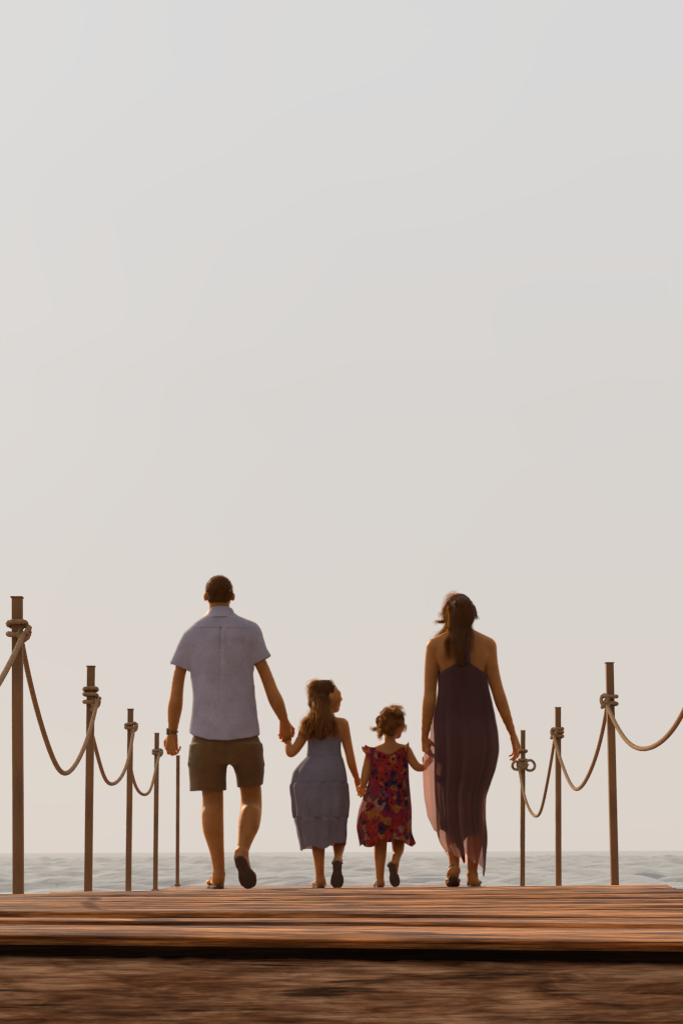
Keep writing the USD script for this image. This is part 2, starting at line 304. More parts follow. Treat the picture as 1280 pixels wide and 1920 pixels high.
# raised platform the camera looks across
Y0, Y1, ZP = 1.93, 4.20, 0.130
st = thing('raised_platform', 'raised platform of weathered planks crossing the near end of the boardwalk', 'platform', None, 'structure')
def lift(x, y):
    """The old platform is slightly twisted."""
    f = np.clip((y - Y0) / (Y1 - Y0), 0, 1)
    return (-.0150 * (1 - f) ** 1.5 + .0058 * f) * x
def plank_mesh(xa, xb, ya, yb, ztop, thick, nx, ny, seed, amp, rnd=.007):
    """A board along x: a closed section (rounded nose, rough top) swept along its length with grain running along it."""
    w = yb - ya
    s = []
    for a in np.linspace(np.pi * 1.5, np.pi, 5)[:-1]: s.append((rnd + rnd * math.cos(a), -thick + rnd + rnd * math.sin(a), 0))
    for a in np.linspace(np.pi, np.pi / 2, 6): s.append((rnd + rnd * math.cos(a), -rnd + rnd * math.sin(a), 1 if a < 2.6 else .4))
    for q in np.linspace(0, 1, ny)[1:-1]: s.append((rnd + (w - 2 * rnd) * q, 0, 1))
    for a in np.linspace(np.pi / 2, 0, 6): s.append((w - rnd + rnd * math.cos(a), -rnd + rnd * math.sin(a), 1 if a > .5 else .4))
    for a in np.linspace(0, -np.pi / 2, 5)[1:]: s.append((w - rnd + rnd * math.cos(a), -thick + rnd + rnd * math.sin(a), 0))
    s = np.array(s); m = len(s)
    xs = np.linspace(xa, xb, nx)
    X = np.repeat(xs[:, None], m, 1); Yv = np.tile(s[None, :, 0], (nx, 1)); Zv = np.tile(s[None, :, 1], (nx, 1))
    P = np.stack([X * 1.3 + seed * 11.3, Yv * 48 + seed, Zv * 30], -1).reshape(-1, 3)
    g = fbm(P, 3, seed).reshape(X.shape)
    P2 = np.stack([X * 2.2 + seed * 3.1, Yv * 9 + seed * 2, Zv * 0 + seed], -1).reshape(-1, 3)
    big = fbm(P2, 2, seed + 40).reshape(X.shape)
    crack = np.clip(fbm(np.stack([X * .8 + seed * 7.7, Yv * 95, Zv * 0 + seed], -1).reshape(-1, 3), 2, seed + 90).reshape(X.shape) - .22, 0, 1)
    d = amp * (.9 * g + .7 * big) * s[None, :, 2] - amp * 5.5 * crack * s[None, :, 2]
    Zv = Zv + d
    Yv = Yv + amp * 1.2 * g * (s[None, :, 2] < 1)
    V = np.stack([X, ya + Yv, ztop + Zv + lift(X, ya + Yv)], -1)
    V = V.reshape(-1, 3); F = gridfaces(nx, m, True)
    c0, c1 = len(V), len(V) + 1
    V = np.vstack([V, V[:m].mean(0), V[-m:].mean(0)]); q = np.arange(m); q2 = (q + 1) % m
    F = np.vstack([F, np.stack([np.full(m, c0), q2, q], 1), np.stack([np.full(m, c1), (nx - 1) * m + q, (nx - 1) * m + q2], 1)])
    tm = trimesh.Trimesh(V, F, process=False)
    if tm.volume < 0: F = F[:, ::-1]
    return V, F
NP = 18; pw = (Y1 - Y0) / NP
for i in range(NP):
    ya = Y0 + i * pw; yb = ya + pw - rb.uniform(.009, .015)
    xa, xb = -0.70 + rb.uniform(-.02, .02), 1.02 + rb.uniform(-.02, .02)
    dz = rb.uniform(-.0062, .0026) + (.003 if i == 0 else 0)
    if i == NP - 1: xa, xb, dz = un(97, 1668, Y1)[0], un(1247, 1668, Y1)[0], .0032
    if i == NP - 2: dz = -.001
    part(st, 'plank', plank_mesh(xa, xb, ya, yb, ZP + dz, (.026 if i else .0078), 260 if i < 3 else 170, 34 if i < 3 else 20, 10 + i, .0016 if i < 2 else .0024, .0055 if i else .0036), 'deck_wood', smooth=True)
# front riser
def riser():
    nx, nz = 300, 60
    xs, zs = np.linspace(-.72, 1.04, nx), np.linspace(.004, .1065, nz)
    X, Z = np.meshgrid(xs, zs, indexing='ij')
    P = np.stack([X * 3.0, X * 0, Z * 70], -1).reshape(-1, 3)
    g = fbm(P, 3, 5).reshape(X.shape); h = fbm(np.stack([X * 7, X * 0, Z * 24], -1).reshape(-1, 3), 3, 8).reshape(X.shape)
    edge = np.clip((Z - .094) / .012, 0, 1)
    fine = fbm(np.stack([X * 60, X * 0 + 3, Z * 20], -1).reshape(-1, 3), 2, 15).reshape(X.shape)
    Y = Y0 + .006 - .0035 * g - .004 * h + .012 * edge ** 2 + edge * .006 * fine
    V = np.stack([X, Y, Z + lift(X, Y0 + X * 0) + .003 * fine * edge], -1).reshape(-1, 3)
    V2 = V.copy(); V2[:, 1] = Y0 + .045
    n = len(V); F = gridfaces(nx, nz)
    idx = np.arange(n).reshape(nx, nz)
    loop = np.concatenate([idx[:, 0], idx[-1, 1:], idx[-2::-1, -1], idx[0, -2:0:-1]])
    l2 = np.roll(loop, -1)
    S = np.vstack([np.stack([loop, l2, l2 + n], 1), np.stack([loop, l2 + n, loop + n], 1)])
    return np.vstack([V, V2]), np.vstack([F, S, F[:, ::-1] + n])
part(st, 'riser_board', riser(), 'fascia_wood', smooth=35)
def gap_board():
    xs = np.linspace(-.71, 1.03, 30); V = []
    for x_ in xs:
        l = float(lift(np.array(x_), Y0))
        V += [(x_, Y0 + .048, .006), (x_, Y0 + .048, ZP + l - .012), (x_, Y0 + .09, ZP + l - .020), (x_, Y0 + .09, .006)]
    F = gridfaces(30, 4, True); F = np.vstack([F, [[0, 1, 2], [0, 2, 3], [118, 117, 116], [119, 118, 116]]])
    return np.array(V), F
part(st, 'header_board', gap_board(), 'under_wood', smooth=False)  # added to block light through the gap, near-black to keep the recess dark
for xx in (-.55, .15, .85):
    part(st, 'joist', bbox((xx - .03, Y0 + .095, .004), (xx + .03, Y1 - .01, .096), .003), 'under_wood', smooth=False)

# ------------------------------------------------------------------ posts
POSTS = {  # key: (Y, top pixel x, y, bottom pixel x, y, width px, label)
    'L0': (3.29, -330, 890, -330, 1640, 33, 'rusty square post just outside the left edge, holding the nearest rope'),
    'L1': (5.29, 32, 1122, 34, 1673, 20.5, 'tallest brown square post at the far left, wound with two thick rope turns'),
    'L2': (7.29, 170.5, 1251, 165, 1669, 15, 'second brown post from the left edge, three stacked rope turns below its top'),
    'L3': (9.29, 244.5, 1331, 240.5, 1667, 11, 'brown post midway along the left row, between the second post and the thin ones'),
    'L4': (11.29, 294, 1376, 291, 1667, 8.8, "slim dark post just left of the man's watch hand, with a small rope knot"),
    'L5': (13.10, 333.5, 1418, 332.5, 1657, 6.8, "thinnest dark post directly below the man's left hand, without any rope"),
    'R1': (5.29, 1338, 1118, 1345, 1690, 20.5, 'brown square post just outside the right edge, holding the nearest rope'),
    'R2': (7.29, 1142, 1244.5, 1152, 1662, 15, 'tall flat-capped brown post at the far right, leaning slightly inward'),
    'R3': (9.29, 1045.5, 1328, 1046.5, 1663, 11, 'middle post of the right row, between the leaning capped post and the woman'),
    'R4': (11.29, 980, 1371, 979, 1664, 8.8, "thin post next to the woman's right hand, looped with a loose rope knot"),
}
pinfo = {}
for key, (Y, tx, ty, bx_, by_, wpx, label) in POSTS.items():
    top, b = un(tx, ty, Y), un(bx_, by_, Y)
    d = (b - top) / (b[2] - top[2])
    base = top + d * (-.19 - top[2])
    half = wpx / 2 * Y * math.cos(PITCH) / FPX
    t = thing('rope_post', label, 'post', 'posts along the boardwalk', loc=(top + d * (0 - top[2])))
    n = 24
    zz = np.linspace(0, 1, n)
    path = base + (top - base) * zz[:, None]
    a = np.linspace(0, 2 * np.pi, 17)[:-1]
    cs = np.stack([np.sign(np.cos(a)) * np.abs(np.cos(a)) ** .35, np.sign(np.sin(a)) * np.abs(np.sin(a)) ** .35], -1)
    cs = cs / np.abs(cs).max()
    V = path[:, None] + half * np.concatenate([cs, np.zeros((16, 1))], 1)[None]
    V = V + (fbm(np.stack([path[:, 2] * 9, path[:, 2] * 0 + Y, path[:, 2] * 0], -1), 2, 3) * half * .05)[:, None, None] * np.array([1, .4, 0])
    V = V.reshape(-1, 3); F = gridfaces(n, 16, True)
    V = np.vstack([V, base, top]); q = np.arange(16); q2 = (q + 1) % 16
    F = np.vstack([F, np.stack([np.full(16, n * 16), q2, q], 1), np.stack([np.full(16, n * 16 + 1), (n - 1) * 16 + q, (n - 1) * 16 + q2], 1)])
    part(t, 'pole', (V, F), 'post_metal', smooth=35)
    e = half * (1.14 if key in ('L1', 'R2', 'L2', 'L3', 'R1', 'L0') else 1.08)
    part(t, 'cap', bbox(top + [-e, -e, 0.0005], top + [e, e, .004], .0008), 'post_metal', smooth=False)
    part(t, 'base_bracket', bbox((base[0] - half * 1.6, Y - half * 1.6, .002), (base[0] + half * 1.6, Y + half * 1.6, .014), .002), 'post_metal', smooth=False)
    pinfo[key] = (top, d, half)

def at_post(key, py):
    top, d, half = pinfo[key]; z = un(POSTS[key][1], py, POSTS[key][0])[2]
    return top + d * (z - top[2])

def rope_radius(Y): return .0062 if Y < 6 else .0062

def coil(key, pys, knot, seed, side):
    """Turns of rope round a post at the given pixel heights, joined by the knot."""
    top, d, half = pinfo[key]; rr = .0062
    rg = random.Random(seed); out = []
    for py in pys:
        c = at_post(key, py); R = half + rr * 1.05
        a = np.linspace(0, 2 * np.pi, 90)
        ph = rg.uniform(0, 6.28); tl = rg.uniform(.10, .24)
        ct, sn = np.cos(a), np.sin(a)
        p = np.stack([np.sign(ct) * np.abs(ct) ** .62 * R * 1.06, np.sign(sn) * np.abs(sn) ** .62 * R * 1.06, tl * R * np.sin(a + ph) + a * 0], -1) + c
        out.append(tube(p, rr, 10, 175.0, .34))
    kp = at_post(key, knot)
    for j in range(2):
        a = np.linspace(0, 2 * np.pi * .97, 40)
        R = .0145 + .004 * rg.random()
        p = np.stack([R * np.cos(a) * .75 + side * (half + .006), -half * .6 - .008 + R * np.sin(a) * .8, R * 1.15 * np.sin(a + j * 1.4)], -1) + kp + [0, 0, -.006 * j]
        out.append(tube(p, rr * .95, 10, 175.0, .34))
    return join(out)

def hang(a, b, sag, n=220, skew=0.0):
    t = np.linspace(0, 1, n)
    p = a[None] * (1 - t)[:, None] + b[None] * t[:, None]
    tt = t + skew * t * (1 - t)
    p[:, 2] -= sag * 4 * tt * (1 - tt)
    p[:, 0] += .004 * np.sin(t * 9 + a[1])
    return p

ROPES = [  # near post, pixel height there, far post, pixel height there, side offset, sag, coil turns at the far post, knot, label
    ('L0', 1050, 'L1', 1190, 1, .24, (1170, 1190), 1188, 'thick rope end entering at the left edge and tied round the tallest post'),
    ('L1', 1205, 'L2', 1316, 1, .285, (1293, 1303, 1316), 1318, 'longest drooping rope on the left, between the tallest and second posts'),
    ('L2', 1380, 'L3', 1368, 1, .200, (1358, 1366), 1364, 'tan rope drooping between the second and middle posts of the left row'),
    ('L3', 1440, 'L4', 1412, 1, .165, (1407, 1414), 1412, "thin pale rope droop nearest the man, tied to the slim post by his hand"),
    ('R1', 1190, 'R2', 1322, -1, .215, (1306, 1319), 1315, 'thick rope leaving the right edge, tied round the leaning capped post'),
    ('R2', 1325, 'R3', 1379, -1, .26, (1368, 1374, 1382), 1374, 'long rope drooping between the capped post and the middle right post'),
    ('R3', 1382, 'R4', 1440, -1, .30, (1409, 1425, 1437), 1436, "lowest hanging rope on the right, ending in a loose knot by the woman's hand"),
]
for ri, (ka, pa, kb, pb, side, sag, turns, knot, label) in enumerate(ROPES):
    A, B = at_post(ka, pa), at_post(kb, pb)
    A = A + np.array([side * pinfo[ka][2] * (.9 if ka in ('L1', 'R2', 'R3') else .2), pinfo[ka][2] + .008, 0]); B = B + np.array([side * (pinfo[kb][2] + .007), -pinfo[kb][2] - .008, 0])
    t = thing('rope', label, 'rope', 'ropes slung between the boardwalk posts', loc=B)
    part(t, 'strand', tube(hang(A, B, sag, 640), .0063, 12, 175.0, .34), 'rope_fibre', smooth=True)
    part(t, 'coil', coil(kb, turns, knot, 11 + ri, side), 'rope_fibre', smooth=True)
    if kb == 'R4':
        c = at_post('R4', 1436); ls = []
        for dx, R in ((-.038, .020), (.036, .026)):
            a = np.linspace(0, 2 * np.pi, 50)
            ls.append(tube(np.stack([dx + R * np.cos(a), -.022 + .008 * np.sin(a * 2), R * 1.05 * np.sin(a)], -1) + c, .0068, 12, 175., .34))
        kn = []
        for jj in range(3):
            a = np.linspace(0, 2 * np.pi, 50); kn.append(tube(np.stack([.019 * np.cos(a) + .004 * jj - .004, -.022 - .004 * np.cos(a * 2 + jj), .013 * np.sin(a + jj * .9) - .004 * jj], -1) + c, .0068, 12, 175., .34))
        part(t, 'knot', join(kn), 'rope_fibre', smooth=True, kind='stuff')
        part(t, 'loop', ls[0], 'rope_fibre', smooth=True); part(t, 'loop', ls[1], 'rope_fibre', smooth=True)

# ------------------------------------------------------------------ people: implicit surfaces
class Vol:
    """A distance field on a grid whose spacing h narrows to hf inside the boxes of fine: (lo, hi, hf)."""
    def __init__(s, lo, hi, h, fine=()):
        s.h = h; s.ax = []
        for k in range(3):
            c, x = [], float(lo[k])
            while x < hi[k] + h:
                c.append(x)
                x += min([h] + [f_[2] for f_ in fine if f_[0][k] - h < x < f_[1][k]])
            s.ax.append(np.array(c))
        s.lo = np.array(lo, float); s.n = np.array([len(c) for c in s.ax])
        s.f = np.full(s.n, 0.08, np.float32)
    def box(s, lo, hi):
        i0 = [int(np.clip(np.searchsorted(s.ax[k], lo[k]) - 1, 0, s.n[k])) for k in range(3)]
        i1 = [int(np.clip(np.searchsorted(s.ax[k], hi[k]) + 1, 0, s.n[k])) for k in range(3)]
        ax = [s.ax[k][i0[k]:i1[k]].astype(np.float32) for k in range(3)]
        return tuple(slice(p_, q_) for p_, q_ in zip(i0, i1)), ax[0][:, None, None], ax[1][None, :, None], ax[2][None, None, :]
    def blend(s, sl, d, k, cut=False):
        a = s.f[sl]
        if a.size == 0: return
        if cut: d = -d; a2 = np.maximum(a, d) if k <= 0 else -(np.minimum(-a, -d) - np.maximum(k - np.abs(-a + d), 0) ** 2 / (4 * k))
        else: a2 = np.minimum(a, d) if k <= 0 else np.minimum(a, d) - np.maximum(k - np.abs(a - d), 0) ** 2 / (4 * k)
        s.f[sl] = a2
    def cap(s, a, b, ra, rb, k=.012, sy=1.0, cut=False):
        a, b = np.asarray(a, float), np.asarray(b, float); m = max(ra, rb) * max(1, sy) + k + 3 * s.h
        sl, x, y, z = s.box(np.minimum(a, b) - m, np.maximum(a, b) + m)
        ba = b - a; w = 1 / sy
        L = ba[0] ** 2 + (ba[1] * w) ** 2 + ba[2] ** 2 + 1e-12
        t = np.clip(((x - a[0]) * ba[0] + (y - a[1]) * ba[1] * w * w + (z - a[2]) * ba[2]) / L, 0, 1)
        d = np.sqrt((x - a[0] - t * ba[0]) ** 2 + ((y - a[1] - t * ba[1]) * w) ** 2 + (z - a[2] - t * ba[2]) ** 2) - (ra + t * (rb - ra))
        s.blend(sl, d, k, cut)
    def chain(s, pts, rs, k=.012, sy=1.0):
        t = np.arange(len(pts)); q = np.linspace(0, len(pts) - 1, 5 * (len(pts) - 1) + 1)
        from scipy.interpolate import CubicSpline
        P = 0.5 * CubicSpline(t, np.array(pts))(q) + 0.5 * PchipInterpolator(t, np.array(pts))(q); R = PchipInterpolator(t, np.array(rs))(q)
        for i in range(len(q) - 1): s.cap(P[i], P[i + 1], R[i], R[i + 1], k if i == 0 else k * .5, sy)
    def ell(s, c, r, axes=None, k=.012, cut=False):
        c, r = np.asarray(c, float), np.asarray(r, float); m = r.max() + k + 3 * s.h
        sl, x, y, z = s.box(c - m, c + m); A = np.eye(3) if axes is None else np.array(axes)
        q = [(x - c[0]) * A[i, 0] + (y - c[1]) * A[i, 1] + (z - c[2]) * A[i, 2] for i in range(3)]
        k0 = np.sqrt(sum((q[i] / r[i]) ** 2 for i in range(3))); k1 = np.sqrt(sum((q[i] / r[i] ** 2) ** 2 for i in range(3)))
        s.blend(sl, k0 * (k0 - 1) / np.maximum(k1, 1e-6), k, cut)
    def loft(s, rows, k=.01, cut=False):
        """rows: (z, cx, rx, cy, ry) from low to high."""
        R = np.array(sorted(rows)); z0, z1 = R[0, 0], R[-1, 0]
        m = R[:, [2, 4]].max() + .03
        sl, x, y, z = s.box((R[:, 1].min() - m, R[:, 3].min() - m, z0 - .04), (R[:, 1].max() + m, R[:, 3].max() + m, z1 + .04))
        zc = np.clip(z.ravel(), z0, z1); P = PchipInterpolator(R[:, 0], R[:, 1:])(zc).astype(np.float32)
        cx, rx, cy, ry = (P[:, i][None, None, :] for i in range(4))
        e = np.sqrt(((x - cx) / rx) ** 2 + ((y - cy) / ry) ** 2)
        d = (e - 1) * np.minimum(rx, ry)
        d = np.maximum(d, np.maximum(z0 - z, z - z1))
        s.blend(sl, d, k, cut)
    def warp(s, fn):
        """Adds fn(x, y, z) to the field near the surface."""
        near = np.abs(s.f) < .03
        i = np.argwhere(near); p = np.stack([s.ax[k][i[:, k]] for k in range(3)], 1)
        s.f[near] += fn(p[:, 0], p[:, 1], p[:, 2]).astype(np.float32)
    def cutplane(s, p0, nrm):
        ax = s.ax
        d = (ax[0][:, None, None] - p0[0]) * nrm[0] + (ax[1][None, :, None] - p0[1]) * nrm[1] + (ax[2][None, None, :] - p0[2]) * nrm[2]
        s.f = np.maximum(s.f, d.astype(np.float32))
    def mesh(s, keep=1):
        f = s.f; ins = f < 0
        c = np.zeros(tuple(s.n - 1), np.uint8)
        for dx in (0, 1):
            for dy in (0, 1):
                for dz in (0, 1): c += ins[dx:s.n[0] - 1 + dx, dy:s.n[1] - 1 + dy, dz:s.n[2] - 1 + dz]
        act = (c > 0) & (c < 8); idx = np.full(act.shape, -1, np.int64); cells = np.argwhere(act); idx[act] = np.arange(len(cells))
        acc, cnt = np.zeros((len(cells), 3)), np.zeros(len(cells))
        corners = [(dx, dy, dz) for dx in (0, 1) for dy in (0, 1) for dz in (0, 1)]
        for a in corners:
            for ax in range(3):
                if a[ax] == 0:
                    b = list(a); b[ax] = 1
                    fa = f[cells[:, 0] + a[0], cells[:, 1] + a[1], cells[:, 2] + a[2]]; fb = f[cells[:, 0] + b[0], cells[:, 1] + b[1], cells[:, 2] + b[2]]
                    x = (fa < 0) != (fb < 0); t = np.where(x, fa / np.where(x, fa - fb, 1), 0)
                    p = np.tile(np.array(a, float), (len(cells), 1)); p[:, ax] = t
                    acc[x] += p[x]; cnt[x] += 1
        fr = acc / cnt[:, None]; F = []
        v = np.stack([s.ax[k][cells[:, k]] * (1 - fr[:, k]) + s.ax[k][cells[:, k] + 1] * fr[:, k] for k in range(3)], 1)
        for ax in range(3):
            o = [k for k in range(3) if k != ax]
            lo = [slice(None)] * 3; hi = [slice(None)] * 3; lo[ax] = slice(0, -1); hi[ax] = slice(1, None)
            for k in o: lo[k] = slice(1, -1); hi[k] = slice(1, -1)
            A, B = ins[tuple(lo)], ins[tuple(hi)]
            e = np.argwhere(A != B); flip = A[A != B]
            e[:, o[0]] += 1; e[:, o[1]] += 1
            q = []
            for da, db in ((1, 1), (0, 1), (0, 0), (1, 0)):
                g = e.copy(); g[:, o[0]] -= da; g[:, o[1]] -= db; q.append(idx[g[:, 0], g[:, 1], g[:, 2]])
            q = np.stack(q, 1)
            if ax == 1: flip = ~flip
            q[~flip] = q[~flip][:, ::-1]
            F += [q[:, [0, 1, 2]], q[:, [0, 2, 3]]]
        F = np.vstack(F)
        tm = trimesh.Trimesh(v, F, process=False)
        trimesh.smoothing.filter_taubin(tm, iterations=3)
        return np.array(tm.vertices), np.array(tm.faces)

def unit(v): v = np.asarray(v, float); return v / np.linalg.norm(v)

def head(V, c, H, face, tilt=0.0, ear=1.0):
    """c: centre of the head (eye level); H: chin to crown; face: horizontal direction it looks."""
    f = unit(face); u = unit(np.array([0, 0, 1.0]) + tilt * f); f = unit(f - u * (f @ u)); r = np.cross(f, u)
    A = np.array([r, f, u])
    P = lambda a, b, d: c + r * a * H + f * b * H + u * d * H
    V.ell(P(0, -.06, .12), np.array([.325, .405, .375]) * H, A, .01)
    V.ell(P(0, .10, -.15), np.array([.265, .285, .33]) * H, A, .03)
    V.cap(P(0, .22, -.40), P(0, .28, -.41), .085 * H, .075 * H, .03)
    for s in (-1, 1):
        V.cap(P(s * .05, .355, .07), P(s * .2, .30, .08), .045 * H, .03 * H, .03)
        V.ell(P(s * .14, .42, .0), np.array([.075, .06, .045]) * H, A, .012, cut=True)
        V.ell(P(s * .17, .28, -.10), np.array([.10, .08, .10]) * H, A, .03)
        V.ell(P(s * (.315 + .03 * ear), -.01, -.03), np.array([.035 + .02 * ear, .065, .115]) * H, A, .006)
    V.cap(P(0, .375, .03), P(0, .455, -.105), .030 * H, .048 * H, .014)
    for s in (-1, 1): V.ell(P(s * .045, .41, -.12), np.array([.04, .04, .03]) * H, A, .008)
    V.cap(P(-.07, .365, -.235), P(.07, .365, -.235), .030 * H, .030 * H, .008)
    V.cap(P(-.055, .36, -.29), P(.055, .36, -.29), .032 * H, .032 * H, .008)
    V.cap(P(-.10, .42, -.262), P(.10, .42, -.262), .016 * H, .016 * H, .004, cut=True)
    eyes = []
    for s in (-1, 1):
        m = trimesh.creation.icosphere(2, .062 * H); m.apply_translation(P(s * .14, .335, .0)); eyes.append(m)
    return P, eyes

def hand(V, w, d, n, S, thumb, curl=(.5, .6, .4), tcurl=.5, spread=.16):
    """w: wrist; d: along the hand; n: out of the palm; S: size (1 = man); thumb: +1 / -1 = which side it leaves."""
    d = unit(d); n = unit(np.asarray(n) - d * (np.asarray(n) @ d)); s = np.cross(d, n) * thumb
    kn = []
    for i in range(4):
        o = (1.5 - i)
        p = w + d * S * (.092 - .004 * abs(i - 1.2) ** 2) + s * S * o * .0192 - n * S * .004 * abs(o)
        V.cap(w + d * S * .012 + s * S * o * .010, p, .0165 * S, .0125 * S, .010 * S)
        kn.append(p)
    V.ell(w + d * S * .04 + s * S * .022 + n * S * .012, np.array([.019, .019, .028]) * S, np.array([s, n, d]), .01 * S)
    L = [(.042, .026, .021), (.047, .030, .022), (.044, .028, .021), (.034, .021, .019)]
    for i, p in enumerate(kn):
        ang, q = 0.0, p; r = (.0092, .0085, .0078, .0068) if i < 3 else (.0080, .0074, .0068, .006)
        sd = s * (1.5 - i) * spread
        for j in range(3):
            ang += curl[j] * (1 + .10 * (i - 1))
            dd = unit(d * math.cos(ang) + n * math.sin(ang) + sd * math.cos(ang))
            q2 = q + dd * L[i][j] * S
            V.cap(q, q2, r[j] * S, r[j + 1] * S, (.009 if j == 0 else .0022) * S); q = q2
    b = w + d * S * .025 + s * S * .027 + n * S * .008
    dd = unit(s * .75 + d * .75 + n * .35); q = b + dd * S * .040; V.cap(b, q, .0135 * S, .0110 * S, .008 * S)
    dd = unit(dd * math.cos(tcurl) + (n * .6 + d * .7 - s * .35) * math.sin(tcurl)); q2 = q + dd * S * .032; V.cap(q, q2, .0108 * S, .0092 * S, .003 * S)
    dd = unit(dd + n * .3 - s * .25); V.cap(q2, q2 + dd * S * .024, .0092 * S, .0075 * S, .002 * S)
    return w + d * S * .09 + n * S * .03

def foot(V, ankle, heel, toe, sole_n, S):
    """heel, toe: on the sole plane; sole_n: out of the sole (away from the ankle). S = foot length in metres."""
    d = unit(np.asarray(toe) - heel); sole_n = unit(np.asarray(sole_n) - d * (np.asarray(sole_n) @ d)); s = np.cross(d, sole_n)
    L = np.linalg.norm(np.asarray(toe) - heel)
    h = heel - sole_n * S * .14 + d * S * .13
    V.cap(ankle, h, .145 * S, .135 * S, .02 * S)
    ball = heel + d * L * .72 - sole_n * S * .075
    V.cap(ankle + d * S * .06, ball, .13 * S, .10 * S, .05 * S)
    V.cap(ball - s * S * .09, ball + s * S * .09, .075 * S, .07 * S, .04 * S)
    V.cap(h, ball - s * S * .07, .12 * S, .075 * S, .04 * S); V.cap(h, ball + s * S * .07, .12 * S, .075 * S, .04 * S)
    for i in range(5):
        o = (i - 2) * .075
        ln = L * (.28 - .03 * i if True else 0) * .8
        p = ball + s * S * (-o) - sole_n * S * (-.01)
        V.cap(p, p + d * ln * .75, .045 * S, (.055 if i == 0 else .040) * S, .008)
    return d, s, sole_n

def sole_mesh(heel, toe, sole_n, S, th=.012, wid=1.0, gap=0.0):
    d = unit(np.asarray(toe) - heel); sole_n = unit(np.asarray(sole_n) - d * (np.asarray(sole_n) @ d)); s = np.cross(d, sole_n)
    L = np.linalg.norm(np.asarray(toe) - heel)
    a = np.linspace(0, 2 * np.pi, 40, endpoint=False)
    t = (1 - np.cos(a)) / 2
    w = np.sign(np.sin(a)) * np.abs(np.sin(a)) ** .7 * S * wid * (.135 + .05 * np.clip((t - .35) * 2.2, 0, 1) - .03 * np.exp(-((t - .42) / .14) ** 2))
    out = []
    for off, sc in ((0.0, .97), (.003, 1.0), (th - .003, 1.0), (th, .96)):
        out.append(heel + d * ((-.02 * L + t * L * 1.06)[:, None] * sc + (1 - sc) * L * .5) + s * w[:, None] * sc + sole_n * (off + gap) + 0 * a[:, None])
    V = np.vstack(out); n = 40
    F = gridfaces(4, n, True)
    V = np.vstack([V, out[0].mean(0), out[-1].mean(0)]); q = np.arange(n); q2 = (q + 1) % n
    F = np.vstack([F, np.stack([np.full(n, 4 * n), q2, q], 1), np.stack([np.full(n, 4 * n + 1), 3 * n + q, 3 * n + q2], 1)])
    tm = trimesh.Trimesh(V, F, process=False)
    return (V, F if tm.volume > 0 else F[:, ::-1])

def strap_over(heel, toe, sole_n, S, t0, hgt, width, r=.006):
    """A band arching over the foot at fraction t0 of its length."""
    d = unit(np.asarray(toe) - heel); sole_n = unit(np.asarray(sole_n) - d * (np.asarray(sole_n) @ d)); s = np.cross(d, sole_n)
    L = np.linalg.norm(np.asarray(toe) - heel); a = np.linspace(0, np.pi, 20)
    p = heel + d * L * t0 + s * (np.cos(a) * S * width)[:, None] - sole_n * (np.sin(a) * S * hgt)[:, None]
    return tube(p, r, 8)

def sheet(rows, top, hem, Yc, na=160, nv=90, fold=None, th0=0.0, th1=2 * np.pi, sq=1.0):
    """Cloth hanging round a body. rows: (pixel y, pixel x left, pixel x right, depth centre offset, half depth px); top(theta), hem(theta): pixel heights; fold(theta, v, z01) adds to the radius (share)."""
    R = np.array(rows, float)
    z = np.array([un(600, r[0], Yc)[2] for r in R]); l = np.array([un(r[1], r[0], Yc)[0] for r in R]); rr = np.array([un(r[2], r[0], Yc)[0] for r in R])
    o = np.argsort(z); M = PchipInterpolator(z[o], np.stack([(l + rr) / 2, (rr - l) / 2, Yc + R[:, 3], R[:, 4] * Yc / FPX], 1)[o])
    full = abs(th1 - th0 - 2 * np.pi) < 1e-6
    th = np.linspace(th0, th1, na, endpoint=not full); v = np.linspace(0, 1, nv)
    T, Vv = np.meshgrid(th, v); tp, hm = np.array([top(t) for t in th]), np.array([hem(t) for t in th])
    py = tp[None] * (1 - Vv) + hm[None] * Vv
    zz = un(600, 1600, Yc)[2] + (py - 1600) * (un(600, 1601, Yc)[2] - un(600, 1600, Yc)[2])
    Q = M(np.clip(zz, z.min(), z.max()))
    g = 1 + (fold(T, Vv, py) if fold else 0)
    X = Q[..., 0] + Q[..., 1] * g * np.sign(np.cos(T)) * np.abs(np.cos(T)) ** sq; Yv = Q[..., 2] + Q[..., 3] * g * np.sign(np.sin(T)) * np.abs(np.sin(T)) ** sq
    P = np.stack([X, Yv, zz], -1).reshape(-1, 3)
    return P, gridfaces(nv, na, full)

def strands(n, root_fn, path_fn, seed, w0=.0016, w1=.0006, steps=12):
    rg = np.random.default_rng(seed); L, W = [], []
    for i in range(n):
        p = path_fn(root_fn(rg), rg, steps); L.append(p); W.append(np.linspace(w0, w1, len(p)))
    return L, W

def lock(pts, n, rad, seed, w=.0016, wav=0.0, wfreq=3.0, tail=.6):
    """A bundle of n hairs that follows the curve through pts, spreading by rad."""
    rg = np.random.default_rng(seed); pts = np.asarray(pts, float)
    t = np.linspace(0, 1, len(pts)); C = PchipInterpolator(t, pts); L, W = [], []
    rad = np.broadcast_to(np.asarray(rad, float), (len(pts),)); RC = PchipInterpolator(t, rad); n, w = 2 * n, .72 * w
    for i in range(n):
        e = rg.uniform(tail, 1.0); q = np.linspace(rg.uniform(0, .12), e, 16)
        o = rg.normal(size=3) * .5; ph = rg.random(3) * 6.28; o2 = rg.normal(size=3) * .35
        p = C(q) + (o[None] + o2[None] * (q[:, None] - .5) * 2) * RC(q)[:, None]
        if wav: p = p + wav * np.sin(q[:, None] * wfreq * 6.28 + ph[None] * .35 + np.array([0, 1.5, 3])) * np.array([1, 1, .4])
        L.append(p); W.append(np.linspace(w, w * .4, 16))
    return L, W

